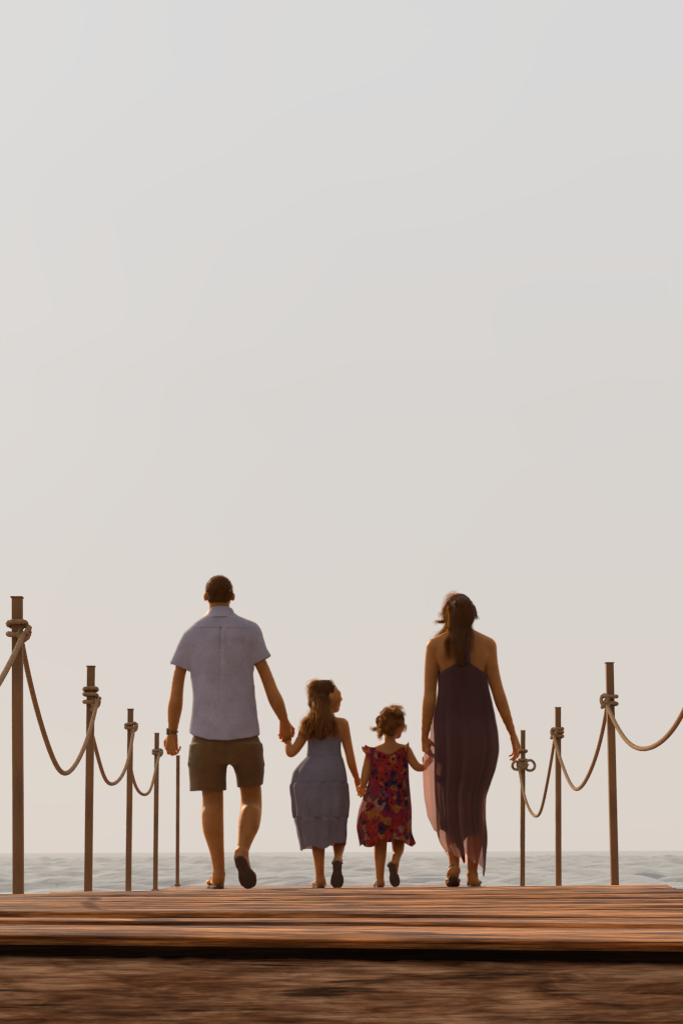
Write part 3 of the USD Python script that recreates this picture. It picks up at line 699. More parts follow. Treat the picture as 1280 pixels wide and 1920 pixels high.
# ------------------------------------------------------------------ people
def px(n, Y): return n * Y * math.cos(PITCH) / FPX / 1.0      # pixels to metres at distance Y
def rows3(rows, Y, dz=0):
    """(pixel y, x left, x right, depth offset, half depth px) -> loft rows in metres."""
    out = []
    for r in rows:
        a, b = un(r[1], r[0], Y), un(r[2], r[0], Y)
        out.append((a[2], (a[0] + b[0]) / 2, (b[0] - a[0]) / 2, Y + r[3], px(r[4], Y)))
    return out

def fold_noise(seed, fx, fy, fz):
    return lambda x, y, z: fbm(np.stack([x * fx, y * fy, z * fz], -1), 2, seed)

def hair_cap(V, P, H, front=.12, low=-.22, k=.01, grow=1.06):
    """Hair close to the skull: a slightly larger skull, cut off in front of the hairline and below the nape."""
    c = P(0, -.06, .12); f = unit(P(0, 1, 0) - P(0, 0, 0)); u = unit(P(0, 0, 1) - P(0, 0, 0)); r = np.cross(f, u)
    V.ell(c, np.array([.335, .415, .385]) * H * grow, np.array([r, f, u]), k)
    V.ell(P(0, -.20, -.10), np.array([.25, .22, .24]) * H * grow, np.array([r, f, u]), .02)
    V.cutplane(P(0, front, .2), unit(f * .92 - u * .38))
    V.cutplane(P(0, -.1, low), unit(-u - f * .15))

HANDS = []
# ---- father
def father():
    Y = 12.2; q = lambda x, y, d=0.0: un(x, y, Y + d); r = lambda n: px(n, Y)
    o = q(424, 1667); o[2] = 0
    T = thing('person', 'tall man walking away in a pale blue short-sleeved shirt and brown shorts', 'person', 'family walking away', loc=o)
    V = Vol((o[0] - .42, Y - .46, -.01), (o[0] + .46, Y + .34, 1.86), .0046, [(q(304, 1428, -.06), q(342, 1376, .14), .0021), (q(518, 1400, -.06), q(552, 1352, .14), .0021)])
    c = q(411, 1117, .02); H = r(73)
    P, eyes = head(V, c, H, (.02, 1, 0), ear=1.25)
    V.cap(P(0, -.08, -.10), q(412, 1160, -.01), r(19.5), r(19), .015)
    # trunk under the clothes
    V.cap(q(386, 1210), q(448, 1206), r(24), r(24), .02, .85); V.cap(q(411, 1190), q(418, 1300, .01), r(46), r(44), .04, .62)
    V.cap(q(418, 1300, .01), q(422, 1376), r(44), r(46), .04, .66)
    # legs
    V.chain([q(390, 1405), q(399, 1497, .03), q(399, 1545, .0), q(407, 1600, -.01), q(410, 1642, -.015)], [r(26), r(19), r(19.3), r(12.5), r(9.5)], .02)
    V.cap(q(394, 1528, -.02), q(397, 1556, -.025), r(13), r(12), .03)
    V.chain([q(458, 1405), q(471, 1497, .10), q(468, 1538, .03), q(458, 1582, -.06), q(452.5, 1602, -.10)], [r(26), r(19), r(19.8), r(12), r(9.5)], .02)
    V.cap(q(471, 1524, .02), q(470, 1548, -.015), r(13), r(12), .03)
    hl = q(410, 1665, -.06); hl[2] = .016; tl = hl + np.array([-.035, .265, 0])
    foot(V, q(410, 1640, -.015), hl, tl, (0, 0, -1), .265)
    hr, tr = q(447, 1606, -.165), q(470, 1662, -.075); sn = np.array([.06, -.80, -.42])
    foot(V, q(452.5, 1600, -.10), hr, tr, sn, .265)
    # arms
    wl = q(323.5, 1376, .03); V.chain([q(368, 1206, 0), q(337, 1262, .002), q(331, 1306, -.02), q(328, 1328, -.01), wl], [r(12), r(10.8), r(11.2), r(12.6), r(7.2)], .02)
    hand(V, wl, q(321.5, 1420, .05) - wl, np.array([.35, .9, .0]), .98, -1, (.75, .8, .5), .7, .05)
    wr = q(533, 1352, .02); V.chain([q(464, 1203, 0), q(494, 1256, 0), q(510, 1298, -.01), q(518, 1316, -.01), wr], [r(12), r(11), r(11.4), r(12.4), r(7.6)], .02)
    hand(V, wr, q(537, 1396, .02) - wr, np.array([-.25, .9, 0]), .95, 1, (.75, .8, .6), .8, .05)
    part(T, 'body', V.mesh(), 'skin', smooth=True)
    for e in eyes: part(T, 'eye', e, 'eye_white', smooth=True)
    # hair
    VH = Vol(c - .17, c + .2, .0035); hair_cap(VH, P, H, front=.17, low=-.26, grow=1.035); VH.warp(lambda x, y, z: .0035 * fbm(np.stack([x, y, z], -1) * 90, 2, 3))
    hm = VH.mesh(); part(T, 'hair', hm, 'short_hair', smooth=True)
    tm = trimesh.Trimesh(*hm, process=False); rg = np.random.default_rng(1); L, W = [], []
    for i in rg.choice(len(tm.vertices), 2600):
        p, n = tm.vertices[i], tm.vertex_normals[i]
        if n[2] < -.5: continue
        d = unit(n + rg.normal(size=3) * .35 + [0, 0, -.25]); L.append(np.stack([p - n * .001, p + d * .005, p + d * .0095 + [0, 0, -.0015]])); W.append(np.array([.0013, .001, .0005]))
    curves(T, 'hair_strands', L, W, 'short_hair')
    # shirt
    S = Vol((o[0] - .40, Y - .26, .78), (o[0] + .36, Y + .26, 1.72), .0042)
    S.loft(rows3([(1400, 347, 494, 0, 53), (1372, 348, 493, 0, 52), (1335, 354, 488, 0, 49), (1300, 355.5, 484, 0, 47), (1262, 351, 482, 0, 46), (1225, 348, 485, -.005, 46), (1200, 348, 489, -.005, 44), (1184, 350, 489, -.005, 39), (1170, 361, 482, -.005, 33), (1162, 372, 465, -.005, 31), (1154, 384, 447, .0, 29), (1149, 390, 441, .0, 27)], Y), .01)
    S.cap(q(368, 1207), q(346, 1234), r(31), r(21), .02); S.cap(q(364, 1222), q(342, 1266), r(20), r(19.5), .02); S.cap(q(470, 1214), q(487, 1246), r(20), r(19), .02); S.chain([q(354, 1208), q(340, 1234), q(329.5, 1262, -.005)], [r(20), r(18.5), r(20)], .03)
    S.cap(q(463, 1200), q(482, 1226), r(32), r(22), .02); S.chain([q(474, 1202), q(489, 1226), q(497.5, 1243, .0)], [r(20), r(18), r(18.5)], .03)
    SIDES = ((q(331, 1253), unit(q(326, 1266) - q(337, 1240)), -1, 357), (q(497, 1241), unit(q(503, 1254) - q(491, 1230)), 1, 477))
    ax = S.ax
    for p0, d, sg, xp in SIDES:
        dd = (ax[0][:, None, None] - p0[0]) * d[0] + (ax[1][None, :, None] - p0[1]) * d[1] + (ax[2][None, None, :] - p0[2]) * d[2]
        dd = np.where(((ax[0][:, None, None] - q(xp, 1250)[0]) * sg > 0) & (ax[2][None, None, :] > q(420, 1284)[2]), dd, -1.0)
        S.f = np.maximum(S.f, dd.astype(np.float32))
    ppm = 1 / r(1)
    zt = lambda py: q(420, py)[2]
    def drape(x, y, z):
        u = (x - q(416, 1250)[0]); n = 0
        back = np.clip(-(y - Y) / .1, 0, 1)
        zc = np.clip((zt(1188) - z) / (zt(1188) - zt(1330)), 0, 1)
        n += .010 * back * np.exp(-((u + .004) / .008) ** 2) * (1 - zc) * (z < zt(1180))
        n -= .008 * back * np.exp(-((u - .016) / .016) ** 2) * (1 - zc) * (z < zt(1180))
        n += .0022 * back * np.exp(-((z - zt(1180)) / .004) ** 2) * (np.abs(u) < .2)
        w = fbm(np.stack([x * 11, y * 6, z * 2.6], -1), 2, 5); w2 = fbm(np.stack([(x + .55 * z) * 9, y * 5, (z - .5 * x) * 4], -1), 2, 9); w3 = fbm(np.stack([(x - .7 * z) * 13, y * 5, (z + .6 * x) * 5], -1), 2, 14)
        amp = np.clip((zt(1178) - z) / .12, .25, 1)
        return n + amp * (.013 * w + .010 * w2 + .008 * w3 - back * (.015 * (np.abs(w2) - .33) + .014 * (np.abs(w3) - .33)))
    S.warp(drape)
    hem = lambda x: zt(1372) + 0 * x
    ax0 = ax[0][:, None, None]; t = (ax0 - q(350, 1372)[0]) / (q(491, 1372)[0] - q(350, 1372)[0])
    hz = np.interp(t.ravel(), [-.2, 0, .08, .3, .55, .85, 1, 1.2], [zt(p) for p in (1370, 1370, 1379, 1389, 1391, 1385, 1377, 1376)])[:, None, None]
    body_only = (ax0 > q(345, 1300)[0]) | (ax[2][None, None, :] > zt(1300))
    S.f = np.maximum(S.f, (hz - ax[2][None, None, :] + 0 * S.f).astype(np.float32))
    sm = S.mesh(); shirt = part(T, 'shirt', sm, 'shirt_cloth', smooth=True)
    # collar: a folded band standing round the neck
    a = np.linspace(0, 2 * np.pi, 64, endpoint=False); prof = [(1152, 1.0, .0), (1141, .95, .0), (1139, 1.0, .004), (1148, 1.18, .007), (1159, 1.42, .006)]
    Vc = []
    for py, g, off in prof:
        c0 = q(414.5, py, .0); drop = (np.sin(a) * .5 + .5) * .03 * (1 if g > .93 else .8)
        Vc.append(np.stack([c0[0] + r(22.5) * g * np.cos(a), Y + .0 + r(22.5) * g * 1.05 * np.sin(a), c0[2] - drop], -1))
    Vc = np.vstack(Vc); base_t = o
    me = usdkit.mesh(stage, str(shirt.GetPath()) + '/collar', (Vc - base_t, gridfaces(len(prof), 64, True)), '/World/Looks/shirt_cloth', smooth=40)
    yk = []
    xs = np.linspace(-1, 1, 60)
    pc = trimesh.Trimesh(*sm, process=False); back = pc.vertices[:, 1] < Y - .02
    from scipy.spatial import cKDTree
    bv = pc.vertices[back]; tree = cKDTree(bv[:, [0, 2]])
    for xx in np.linspace(q(364, 1180)[0], q(474, 1180)[0], 50):
        _, j = tree.query([xx, zt(1181) + .004 * math.sin(xx * 9)]); yk.append(bv[j] + [0, -.0012, 0])
    yk = np.array(yk); ker = np.ones(5) / 5
    for kk in (1, 2): yk[2:-2, kk] = np.convolve(yk[:, kk], ker, 'valid')
    me = usdkit.mesh(stage, str(shirt.GetPath()) + '/yoke_seam', (lambda m_: (m_[0] - base_t, m_[1]))(tube(yk, .0022, 6)), '/World/Looks/shirt_cloth', smooth=True)
    # shorts
    K = Vol((o[0] - .26, Y - .24, .48), (o[0] + .28, Y + .30, .95), .0042)
    K.loft(rows3([(1455, 358, 490, .01, 34), (1432, 352, 497, .01, 40), (1400, 352.5, 493, 0, 45), (1378, 357, 486, 0, 43)], Y), .01)
    K2 = Vol((o[0] - .26, Y - .24, .48), (o[0] + .28, Y + .30, .95), .0042)
    K2.loft(rows3([(1486, 352.5, 428, .02, 36), (1460, 352, 428, .01, 37), (1432, 352, 430, .0, 40), (1395, 353, 440, 0, 44)], Y), .0)
    K3 = Vol((o[0] - .26, Y - .24, .48), (o[0] + .28, Y + .30, .95), .0042)
    K3.loft(rows3([(1480, 440, 494.5, .07, 32), (1456, 437, 497.5, .05, 35), (1432, 430, 497.5, .02, 39), (1395, 412, 492, 0, 44)], Y), .0)
    K.cutplane(q(424, 1436), (0, 0, -1))
    sm2 = lambda a_, b_, k_: np.minimum(a_, b_) - np.maximum(k_ - np.abs(a_ - b_), 0) ** 2 / (4 * k_)
    K.f = sm2(K.f, np.minimum(K2.f, K3.f), .022)
    K.warp(lambda x, y, z: .010 * fbm(np.stack([x * 14, y * 8, z * 5], -1), 2, 31) - .012 * (y < Y) * (np.abs(fbm(np.stack([(x - .8 * z) * 9, y * 5, (z + x) * 6], -1), 2, 38)) - .33) + .009 * fbm(np.stack([(x + z) * 12, y * 6, (z - x) * 9], -1), 2, 33) + .005 * np.exp(-((x - q(427, 1410)[0]) / .008) ** 2) * (y < Y))
    ax = K.ax; ax0 = ax[0][:, None, None]
    hz = np.interp(ax0.ravel(), [q(p, 1480)[0] for p in (350, 400, 421, 430, 438, 470, 498)], [zt(p) for p in (1484, 1488, 1486, 1476, 1476, 1476, 1470)])[:, None, None]
    K.f = np.maximum(K.f, (hz - ax[2][None, None, :] + 0 * K.f).astype(np.float32))
    sh = part(T, 'shorts', K.mesh(), 'shorts_cloth', smooth=True)
    # watch
    d = unit(q(321.5, 1420, .05) - wl); ref = unit(np.cross(d, [0, 1, 0])); rf2 = np.cross(d, ref); a = np.linspace(0, 2 * np.pi, 30)
    wc = wl - d * .012
    ring = wc + (np.cos(a)[:, None] * ref + np.sin(a)[:, None] * rf2) * (r(7.2) + .004)
    wt = part(T, 'wristwatch', tube(ring, .0075, 8), 'watch_metal', smooth=True)
    cs = trimesh.creation.cylinder(.019, .011, sections=24); Mx = np.eye(4); nx = np.array([-1, -.15, .1]); nx = unit(nx - d * (nx @ d)); Mx[:3, 2] = nx; Mx[:3, 0] = d; Mx[:3, 1] = np.cross(nx, d); Mx[:3, 3] = wc + nx * (r(7.2) + .009); cs.apply_transform(Mx)
    usdkit.mesh(stage, str(wt.GetPath()) + '/watch_case', (np.array(cs.vertices) - o, np.array(cs.faces)), '/World/Looks/watch_metal', smooth=30)
    # flip-flops
    for h_, t_, n_ in ((hl, tl, (0, 0, -1)), (hr, tr, sn)):
        sd = part(T, 'sandal', sole_mesh(h_, t_, n_, .285, .014, 1.06), 'sandal_sole', smooth=40)
        ms_ = [strap_over(h_, t_, n_, .265, .62, .23, .15, .006)]
        for j_, m_ in enumerate(ms_): usdkit.mesh(stage, str(sd.GetPath()) + ('/strap', '/strap_001')[j_], (m_[0] - o, m_[1]), '/World/Looks/sandal_strap', smooth=True)
father()

# ---- mother
def mother():
    Y = 12.1; q = lambda x, y, d=0.0: un(x, y, Y + d); r = lambda n: px(n, Y)
    o = q(868, 1665); o[2] = 0
    T = thing('person', 'woman walking away in a long dark halter dress with a sheer hem', 'person', 'family walking away', loc=o)
    V = Vol((o[0] - .32, Y - .36, -.01), (o[0] + .40, Y + .32, 1.75), .0046, [(q(784, 1432, -.06), q(822, 1384, .13), .0020), (q(950, 1436, -.06), q(990, 1380, .13), .0020)])
    c = q(864, 1146, .03); H = r(66)
    P, eyes = head(V, c, H, (.45, .9, 0), tilt=-.05, ear=.2)
    V.cap(P(0, -.06, -.10), q(866, 1200, -.02), r(16), r(17), .03)
    V.cap(q(862, 1186, -.02), q(818, 1212, -.005), r(13), r(17), .03); V.cap(q(868, 1186, -.02), q(912, 1211, -.005), r(13), r(17), .03)
    V.cap(q(838, 1222, -.01), q(896, 1222, -.01), r(26), r(26), .03, .8); V.cap(q(866, 1230), q(868, 1300, .0), r(46), r(38), .04, .68)
    V.cap(q(868, 1300), q(872, 1395), r(38), r(46), .04, .72)
    V.ell(q(838, 1232, -.045), (r(17), .03, r(24)), None, .03); V.ell(q(893, 1231, -.045), (r(17), .03, r(24)), None, .03)
    V.cap(q(866, 1200, -.085), q(867, 1300, -.095), .008, .008, .02, cut=True)
    # legs
    V.chain([q(850, 1410), q(848, 1520, .08), q(849, 1570, .02), q(851, 1612, -.02), q(852, 1635, -.04)], [r(25), r(15), r(13.5), r(9), r(7.5)], .02)
    V.chain([q(894, 1410), q(893, 1520, -.02), q(890, 1575, -.05), q(886, 1618, -.02), q(885, 1642, -.02)], [r(25), r(15), r(14), r(9.5), r(7.5)], .02)
    hr = q(886, 1666, -.06); hr[2] = .014; tr = hr + np.array([.03, .225, 0]); foot(V, q(885, 1641, -.02), hr, tr, (0, 0, -1), .225)
    hl = q(849, 1643, -.10); tl = q(849, 1664, .07); tl[2] = .012; snl = np.array([0, -.35, -.94]); foot(V, q(852, 1633, -.045), hl, tl, snl, .225)
    # arms
    wl = q(796, 1384, .02); V.chain([q(814, 1217), q(808, 1262, -.005), q(806, 1300, -.02), q(804, 1322, -.02), wl], [r(15.5), r(12.5), r(11), r(11.8), r(6.5)], .02)
    hand(V, wl, q(803, 1420, .03) - wl, np.array([.8, .5, 0]), .86, 1, (.6, .7, .5), .6, .05)
    wr = q(962, 1380, .02); V.chain([q(915, 1216), q(923, 1262, -.01), q(934, 1300, -.02), q(941, 1322, -.02), wr], [r(15.5), r(12.5), r(10.8), r(10.8), r(6)], .02)
    hand(V, wr, q(972, 1425, .04) - wr, np.array([-.75, .6, 0]), .86, 1, (.35, .45, .35), .35, .06)
    part(T, 'body', V.mesh(), 'skin', smooth=True)
    for e in eyes: part(T, 'eye', e, 'eye_white', smooth=True)
    # hair: cap + the hank lying down the back + loose locks blown to the left
    VH = Vol(c + [-.2, -.25, -.42], c + [.2, .25, .2], .004); hair_cap(VH, P, H, front=.12, low=-.36, grow=1.06)
    VH.ell(q(867, 1150, -.04), (r(25), r(27), r(32)), None, .02)
    VH.chain([q(866, 1160, -.08), q(862, 1184, -.09), q(861, 1206, -.115), q(862, 1228, -.125), q(865, 1246, -.12)], [r(21), r(17), r(15), r(11), r(6)], .02, .55)
    VH.cap(q(886, 1140, .0), q(894, 1159, .0), r(7), r(2.2), .012)
    VH.warp(lambda x, y, z: .006 * fbm(np.stack([x * 70, y * 70, z * 14], -1), 2, 4))
    hm = part(T, 'hair', VH.mesh(), 'brown_hair', smooth=True)
    L, W = [], []
    def add(lw): L.extend(lw[0]); W.extend(lw[1])
    crown = P(0, -.1, .5)
    for j_ in range(7):
        dx = (j_ - 3) / 3
        add(lock([P(.27 * dx, -.26, .30 - .10 * abs(dx)), q(863 + 21 * dx, 1146, -.09 + .03 * abs(dx)), q(862 + 19 * dx, 1170, -.095 + .02 * abs(dx)), q(863 + 15 * dx, 1203, -.125 + .02 * abs(dx)), q(866 + 8 * dx, 1246 - 6 * abs(dx), -.13)], 45, [.004, .014, .018, .018, .014], 40 + j_, .0014, .004))
    add(lock([P(.2, .05, .36), q(884, 1137, -.03), q(888, 1152, .0), q(897, 1162, .0)], 70, [.004, .012, .016, .006], 2, .002))
    add(lock([P(-.2, 0, .34), q(840, 1135, .0), q(834, 1148, .02), q(826, 1158, .02)], 140, [.004, .014, .018, .022], 3, .0018, .005))
    add(lock([q(842, 1146, -.02), q(836, 1158, .0), q(829, 1167, .01), q(822, 1166, .01), q(813, 1170, .02)], 70, [.015, .014, .010, .010, .016], 4, .0018, .004))
    add(lock([q(846, 1150, -.02), q(842, 1166, .0), q(838, 1180, .02), q(826, 1190, .02), q(818, 1194, .02)], 200, [.012, .02, .02, .018, .02], 5, .0018, .004))
    add(lock([q(848, 1160, -.02), q(846, 1180, -.01), q(836, 1194, -.01), q(818, 1200, -.01), q(806, 1214, -.02)], 200, [.012, .02, .025, .02, .02], 6, .0018, .004))
    add(lock([q(850, 1165, -.04), q(842, 1190, -.06), q(838, 1215, -.09), q(842, 1240, -.10)], 70, [.015, .02, .02, .02], 7, .0018, .004))
    add(lock([q(876, 1170, -.06), q(880, 1190, -.08), q(880, 1212, -.11), q(874, 1236, -.12)], 60, [.015, .02, .02, .015], 8, .0018, .004))
    add(lock([P(0, -.1, .49), P(-.25, -.35, .36), P(-.34, -.3, .1), P(-.34, -.3, -.1)], 40, [.02, .02, .02, .03], 9, .0012, .003))
    curves(T, 'hair_strands', L, W, 'brown_strands')
    # halter strap, lining, sheer outer layer
    back = lambda t: (1 - math.sin(t)) / 2                       # 1 at the wearer's back (towards the camera), 0 in front
    top = lambda t: (1241 + 20 * min(1, max(0, abs(math.cos(t) + .02) - .26) / .72)) if math.sin(t) < 0 else 1261 - 34 * math.sin(t)
    def bump(t, c0, w): return math.exp(-(((t - c0 + math.pi) % (2 * math.pi) - math.pi) / w) ** 2)
    HI = [(0, 1640), (20, 1548), (60, 1540), (120, 1540), (165, 1548), (188, 1575), (205, 1557), (225, 1562), (242, 1590), (252, 1621), (258, 1618), (266, 1580), (280, 1569), (300, 1571), (318, 1588), (332, 1632), (345, 1646), (360, 1640)]
    hem_in = lambda t: float(np.interp(math.degrees(t) % 360, [a_ for a_, _ in HI], [b_ for _, b_ in HI]))
    hem_out = lambda t: 1618 + 12 * math.cos(t - .2) + 10 * bump(t, 5.9, .3) - 8 * bump(t, 3.6, .35) - 12 * bump(t, math.radians(262), .18)
    rows = [(1225, 838, 896, 0, 30), (1243, 825, 906, 0, 34), (1262, 820.5, 911, .0, 37), (1290, 821.5, 915, 0, 38), (1318, 818, 921, 0, 40), (1345, 813, 926, 0, 43), (1380, 813, 931, -.01, 47), (1405, 814, 932, -.01, 48), (1440, 815, 927, 0, 48), (1470, 816, 917, .01, 46), (1500, 817, 908, .01, 46), (1530, 819, 906.5, 0, 45), (1560, 821.5, 909, 0, 44), (1580, 827, 910, 0, 42), (1600, 838, 909, 0, 38), (1650, 852, 906, 0, 32)]
    ph = [random.uniform(0, 6.28) for _ in range(6)]
    def pleat(T_, V_, py):
        g = np.clip((py - 1290) / 260, 0, 1)
        s_ = np.sin(T_ * 9 + ph[0] + .004 * py) + .7 * np.sin(T_ * 14 + ph[1] - .006 * py) + .6 * np.sin(T_ * 5 + ph[2] + .008 * py) + .4 * np.sin(T_ * 23 + ph[3])
        w = fbm(np.stack([np.cos(T_) * 3, np.sin(T_) * 3, py * .02], -1).reshape(-1, 3), 2, 6).reshape(T_.shape)
        return (.007 + .046 * g) * s_ * .55 + .03 * w * g + .010 * w
    dress = part(T, 'dress', sheet([(p, l, rr_, d_, h_ - (5 if p > 1370 else 0)) for p, l, rr_, d_, h_ in rows], top, hem_in, Y, 220, 120, pleat), 'dark_dress_cloth', smooth=True)
    rows_o = [(p, l + (0 if p < 1365 else 0) - .8, rr_ + .8, d_, h_ + 1.5) for p, l, rr_, d_, h_ in rows]
    side = {1345: 812, 1380: 808, 1405: 801, 1440: 797, 1470: 796.5, 1500: 797, 1530: 801, 1560: 815}
    sp = sorted(side); l0 = [r_[1] for r_ in rows if r_[0] in side]; flap = [max(0, a_ - side[b_]) / 50.0 for a_, b_ in zip(l0, sp)]
    bulge = lambda t_, py: np.interp(py, sp, flap, left=0, right=0) * np.exp(-((t_ - 2.78) / .42) ** 2) * 1.12
    part(T, 'sheer_layer', sheet(rows_o, lambda t: top(t) + 3, hem_out, Y, 240, 110, lambda a_, b_, c_: pleat(a_, b_, c_) + .014 + bulge(a_, c_)), 'sheer_cloth', smooth=True)
    for s_ in (-1, 1):
        a_ = q(868 + s_ * 9, 1243, -.105); pts = [a_, q(868 + s_ * 7, 1225, -.115), q(867 + s_ * 9, 1200, -.10), q(866 + s_ * 15, 1187, -.05), q(866 + s_ * 17, 1186, .0), q(866 + s_ * 19, 1210, .09)]
        pp = PchipInterpolator(np.linspace(0, 1, 6), np.array(pts))(np.linspace(0, 1, 30)); part(T, 'halter_strap', tube(pp, .019, 12), 'dark_dress_cloth', smooth=True)
    for h_, t_, n_ in ((hl, tl, snl), (hr, tr, (0, 0, -1))):
        sd = part(T, 'sandal', sole_mesh(h_, t_, n_, .235, .011, 1.0), 'sandal_sole', smooth=40)
        ms_ = ([strap_over(h_, t_, n_, .225, .66, .20, .135, .005), strap_over(h_, t_, n_, .225, .14, .34, .135, .0045)])
        for j_, m_ in enumerate(ms_): usdkit.mesh(stage, str(sd.GetPath()) + ('/strap', '/strap_001')[j_], (m_[0] - o, m_[1]), '/World/Looks/sandal_strap', smooth=True)
mother()

# ---- older girl
def older_girl():
    Y = 12.2; q = lambda x, y, d=0.0: un(x, y, Y + d); r = lambda n: px(n, Y)
    o = q(610, 1667); o[2] = 0
    T = thing('person', 'older girl in a long grey tiered dress, walking hand in hand with the man', 'person', 'family walking away', loc=o)
    V = Vol((o[0] - .27, Y - .30, -.01), (o[0] + .24, Y + .24, 1.25), .0040, [(q(522, 1392, .0), q(548, 1346, .15), .0016), (q(662, 1494, -.05), q(688, 1460, .10), .0016)])
    c = q(613, 1306, .02); H = r(63)
    P, eyes = head(V, c, H, (.93, .38, 0), tilt=-.06, ear=.15)
    V.cap(P(0, -.10, -.15), q(612, 1358, -.01), r(11), r(12), .02)
    V.cap(q(610, 1352, -.01), q(578, 1364, .0), r(9), r(11), .025); V.cap(q(612, 1352, -.01), q(640, 1357, .0), r(9), r(11), .025)
    V.cap(q(588, 1374), q(632, 1372), r(17), r(17), .03, .75); V.cap(q(609, 1375), q(608, 1425), r(30), r(26), .03, .68); V.cap(q(608, 1425), q(604, 1480), r(26), r(32), .03, .75)
    V.chain([q(594, 1490), q(596, 1572, .03), q(597, 1596, -.0), q(599, 1630, -.01), q(600, 1648, -.01)], [r(18), r(12.5), r(11), r(8), r(6.5)], .015)
    V.chain([q(624, 1490), q(634, 1568, .10), q(635, 1588, .04), q(634, 1604, -.02), q(633, 1614, -.06)], [r(18), r(12), r(10.5), r(7), r(6.5)], .015)
    hl = q(602, 1666, -.045); hl[2] = .012; tl = hl + np.array([-.02, .195, 0]); foot(V, q(600, 1648, -.01), hl, tl, (0, 0, -1), .195)
    hr, tr = q(632, 1614, -.11), q(632, 1664, -.06); sn = np.array([0, -.9, -.35]); foot(V, q(633, 1615, -.06), hr, tr, sn, .195)
    wl = q(538, 1389, .062); V.chain([q(572, 1368), q(560, 1396, -.01), q(546, 1412, -.02), q(542, 1404, .0), wl], [r(10.5), r(9), r(8), r(7.5), r(5.2)], .012)
    hand(V, wl, q(531, 1360, .075) - wl, np.array([.3, .9, 0]), .66, -1, (.2, .3, .2), .3, .05)
    wr = q(669, 1461, .035); V.chain([q(643, 1360), q(650, 1392, 0), q(656, 1418, -.01), q(659, 1432, -.005), wr], [r(11), r(9), r(7.8), r(7.6), r(5)], .012)
    hand(V, wr, q(679, 1488, .05) - wr, np.array([-.3, -.9, 0]), .64, -1, (.3, .4, .3), .5, .05)
    part(T, 'body', V.mesh(), 'skin_fair', smooth=True)
    for e in eyes: part(T, 'eye', e, 'eye_white', smooth=True)
    VH = Vol(c + [-.2, -.22, -.36], c + [.16, .22, .16], .004); hair_cap(VH, P, H, front=.14, low=-.40, grow=1.06)
    VH.chain([q(604, 1315, -.06), q(604, 1336, -.08), q(606, 1358, -.085), q(600, 1378, -.085)], [r(15), r(14), r(17), r(11)], .02, .55)
    VH.chain([q(598, 1340, -.07), q(584, 1360, -.07), q(580, 1380, -.075)], [r(13), r(11), r(7)], .02, .5)
    VH.warp(lambda x, y, z: .007 * fbm(np.stack([x * 60, y * 60, z * 16], -1), 2, 14))
    part(T, 'hair', VH.mesh(), 'brown_hair', smooth=True)
    L, W = [], []
    def add(lw): L.extend(lw[0]); W.extend(lw[1])
    add(lock([P(0, -.2, .45), P(0, -.45, .2), q(604, 1335, -.10), q(606, 1362, -.11), q(602, 1390, -.105)], 150, [.008, .03, .04, .06, .05], 1, .0020, .006))
    add(lock([q(594, 1290, -.02), q(584, 1302, -.02), q(580, 1318, -.03), q(588, 1332, -.05), q(584, 1350, -.07), q(574, 1372, -.08)], 80, [.02, .012, .010, .014, .02, .025], 2, .0018, .006))
    add(lock([q(596, 1325, -.03), q(584, 1342, -.05), q(574, 1352, -.06), q(566, 1362, -.05), q(574, 1386, -.06)], 90, [.015, .016, .018, .018, .022], 3, .0018, .007))
    add(lock([q(590, 1345, -.06), q(582, 1366, -.08), q(580, 1380, -.08), q(584, 1396, -.08)], 70, [.02, .02, .02, .016], 4, .0018, .007))
    add(lock([q(616, 1335, -.06), q(626, 1356, -.075), q(630, 1374, -.07), q(624, 1388, -.075)], 60, [.02, .02, .02, .02], 5, .0018, .006))
    add(lock([P(0, -.1, .49), P(-.22, -.35, .33), P(-.33, -.2, .05), P(-.36, -.25, -.2)], 30, [.012, .015, .02, .03], 6, .0012, .008))
    curves(T, 'hair_strands', L, W, 'light_strands')
    a = np.linspace(0, np.pi, 40); f_, u_, r_ = P(0, 1, 0) - c, P(0, 0, 1) - c, P(1, 0, 0) - c
    a = a * .6 + .63
    band = c + np.cos(a)[:, None] * r_ * .405 + (np.sin(a)[:, None]) * (u_ * .475 + f_ * .0) + u_ * .02 + f_ * .11
    part(T, 'headband', tube(band, .006, 8), 'headband_cloth', smooth=True)
    rows = [(1368, 576, 640, 0, 19), (1385, 577, 639.5, 0, 22), (1404, 576, 639, 0, 23), (1418, 574, 641, 0, 24), (1432, 562, 645, 0, 29), (1450, 550, 648, 0, 35), (1475, 547, 650, 0, 38), (1505, 550.5, 650.5, 0, 39), (1540, 555, 648.5, 0, 37), (1570, 560, 647, 0, 34), (1600, 567, 645.5, 0, 31)]
    ph = [random.uniform(0, 6.28) for _ in range(6)]
    def pleat(T_, V_, py):
        g = np.clip((py - 1415) / 90, 0, 1); out = 0
        for i, sm_ in enumerate((1417, 1468, 1534)):
            out = out - .014 * np.exp(-((py - sm_) / 2.0) ** 2) + .009 * np.exp(-((py - sm_ - 6) / 4.0) ** 2) * (py > sm_)
        tier = (py > 1468) * 2.1 + (py > 1534) * 3.7
        s_ = np.sin(T_ * 8 + ph[0] + tier) + .6 * np.sin(T_ * 14 + ph[1] + tier * 2) + .6 * np.sin(T_ * 6 + ph[2] + .01 * py)
        w = fbm(np.stack([np.cos(T_) * 3, np.sin(T_) * 3, py * .03], -1).reshape(-1, 3), 2, 16).reshape(T_.shape)
        smock = .008 * np.sin(py * 2.2) * (py < 1417)
        return out + .045 * g * s_ + .075 * w * g + smock
    part(T, 'dress', sheet(rows, lambda t: 1377 - 4 * math.sin(t), lambda t: 1587 + 5 * math.cos(t + 3.3) + 4 * math.sin(3 * t) + 2.5 * math.sin(7 * t) + 6 * math.exp(-((t - 3.5) / .3) ** 2), Y, 200, 130, pleat), 'grey_dress_cloth', smooth=True)
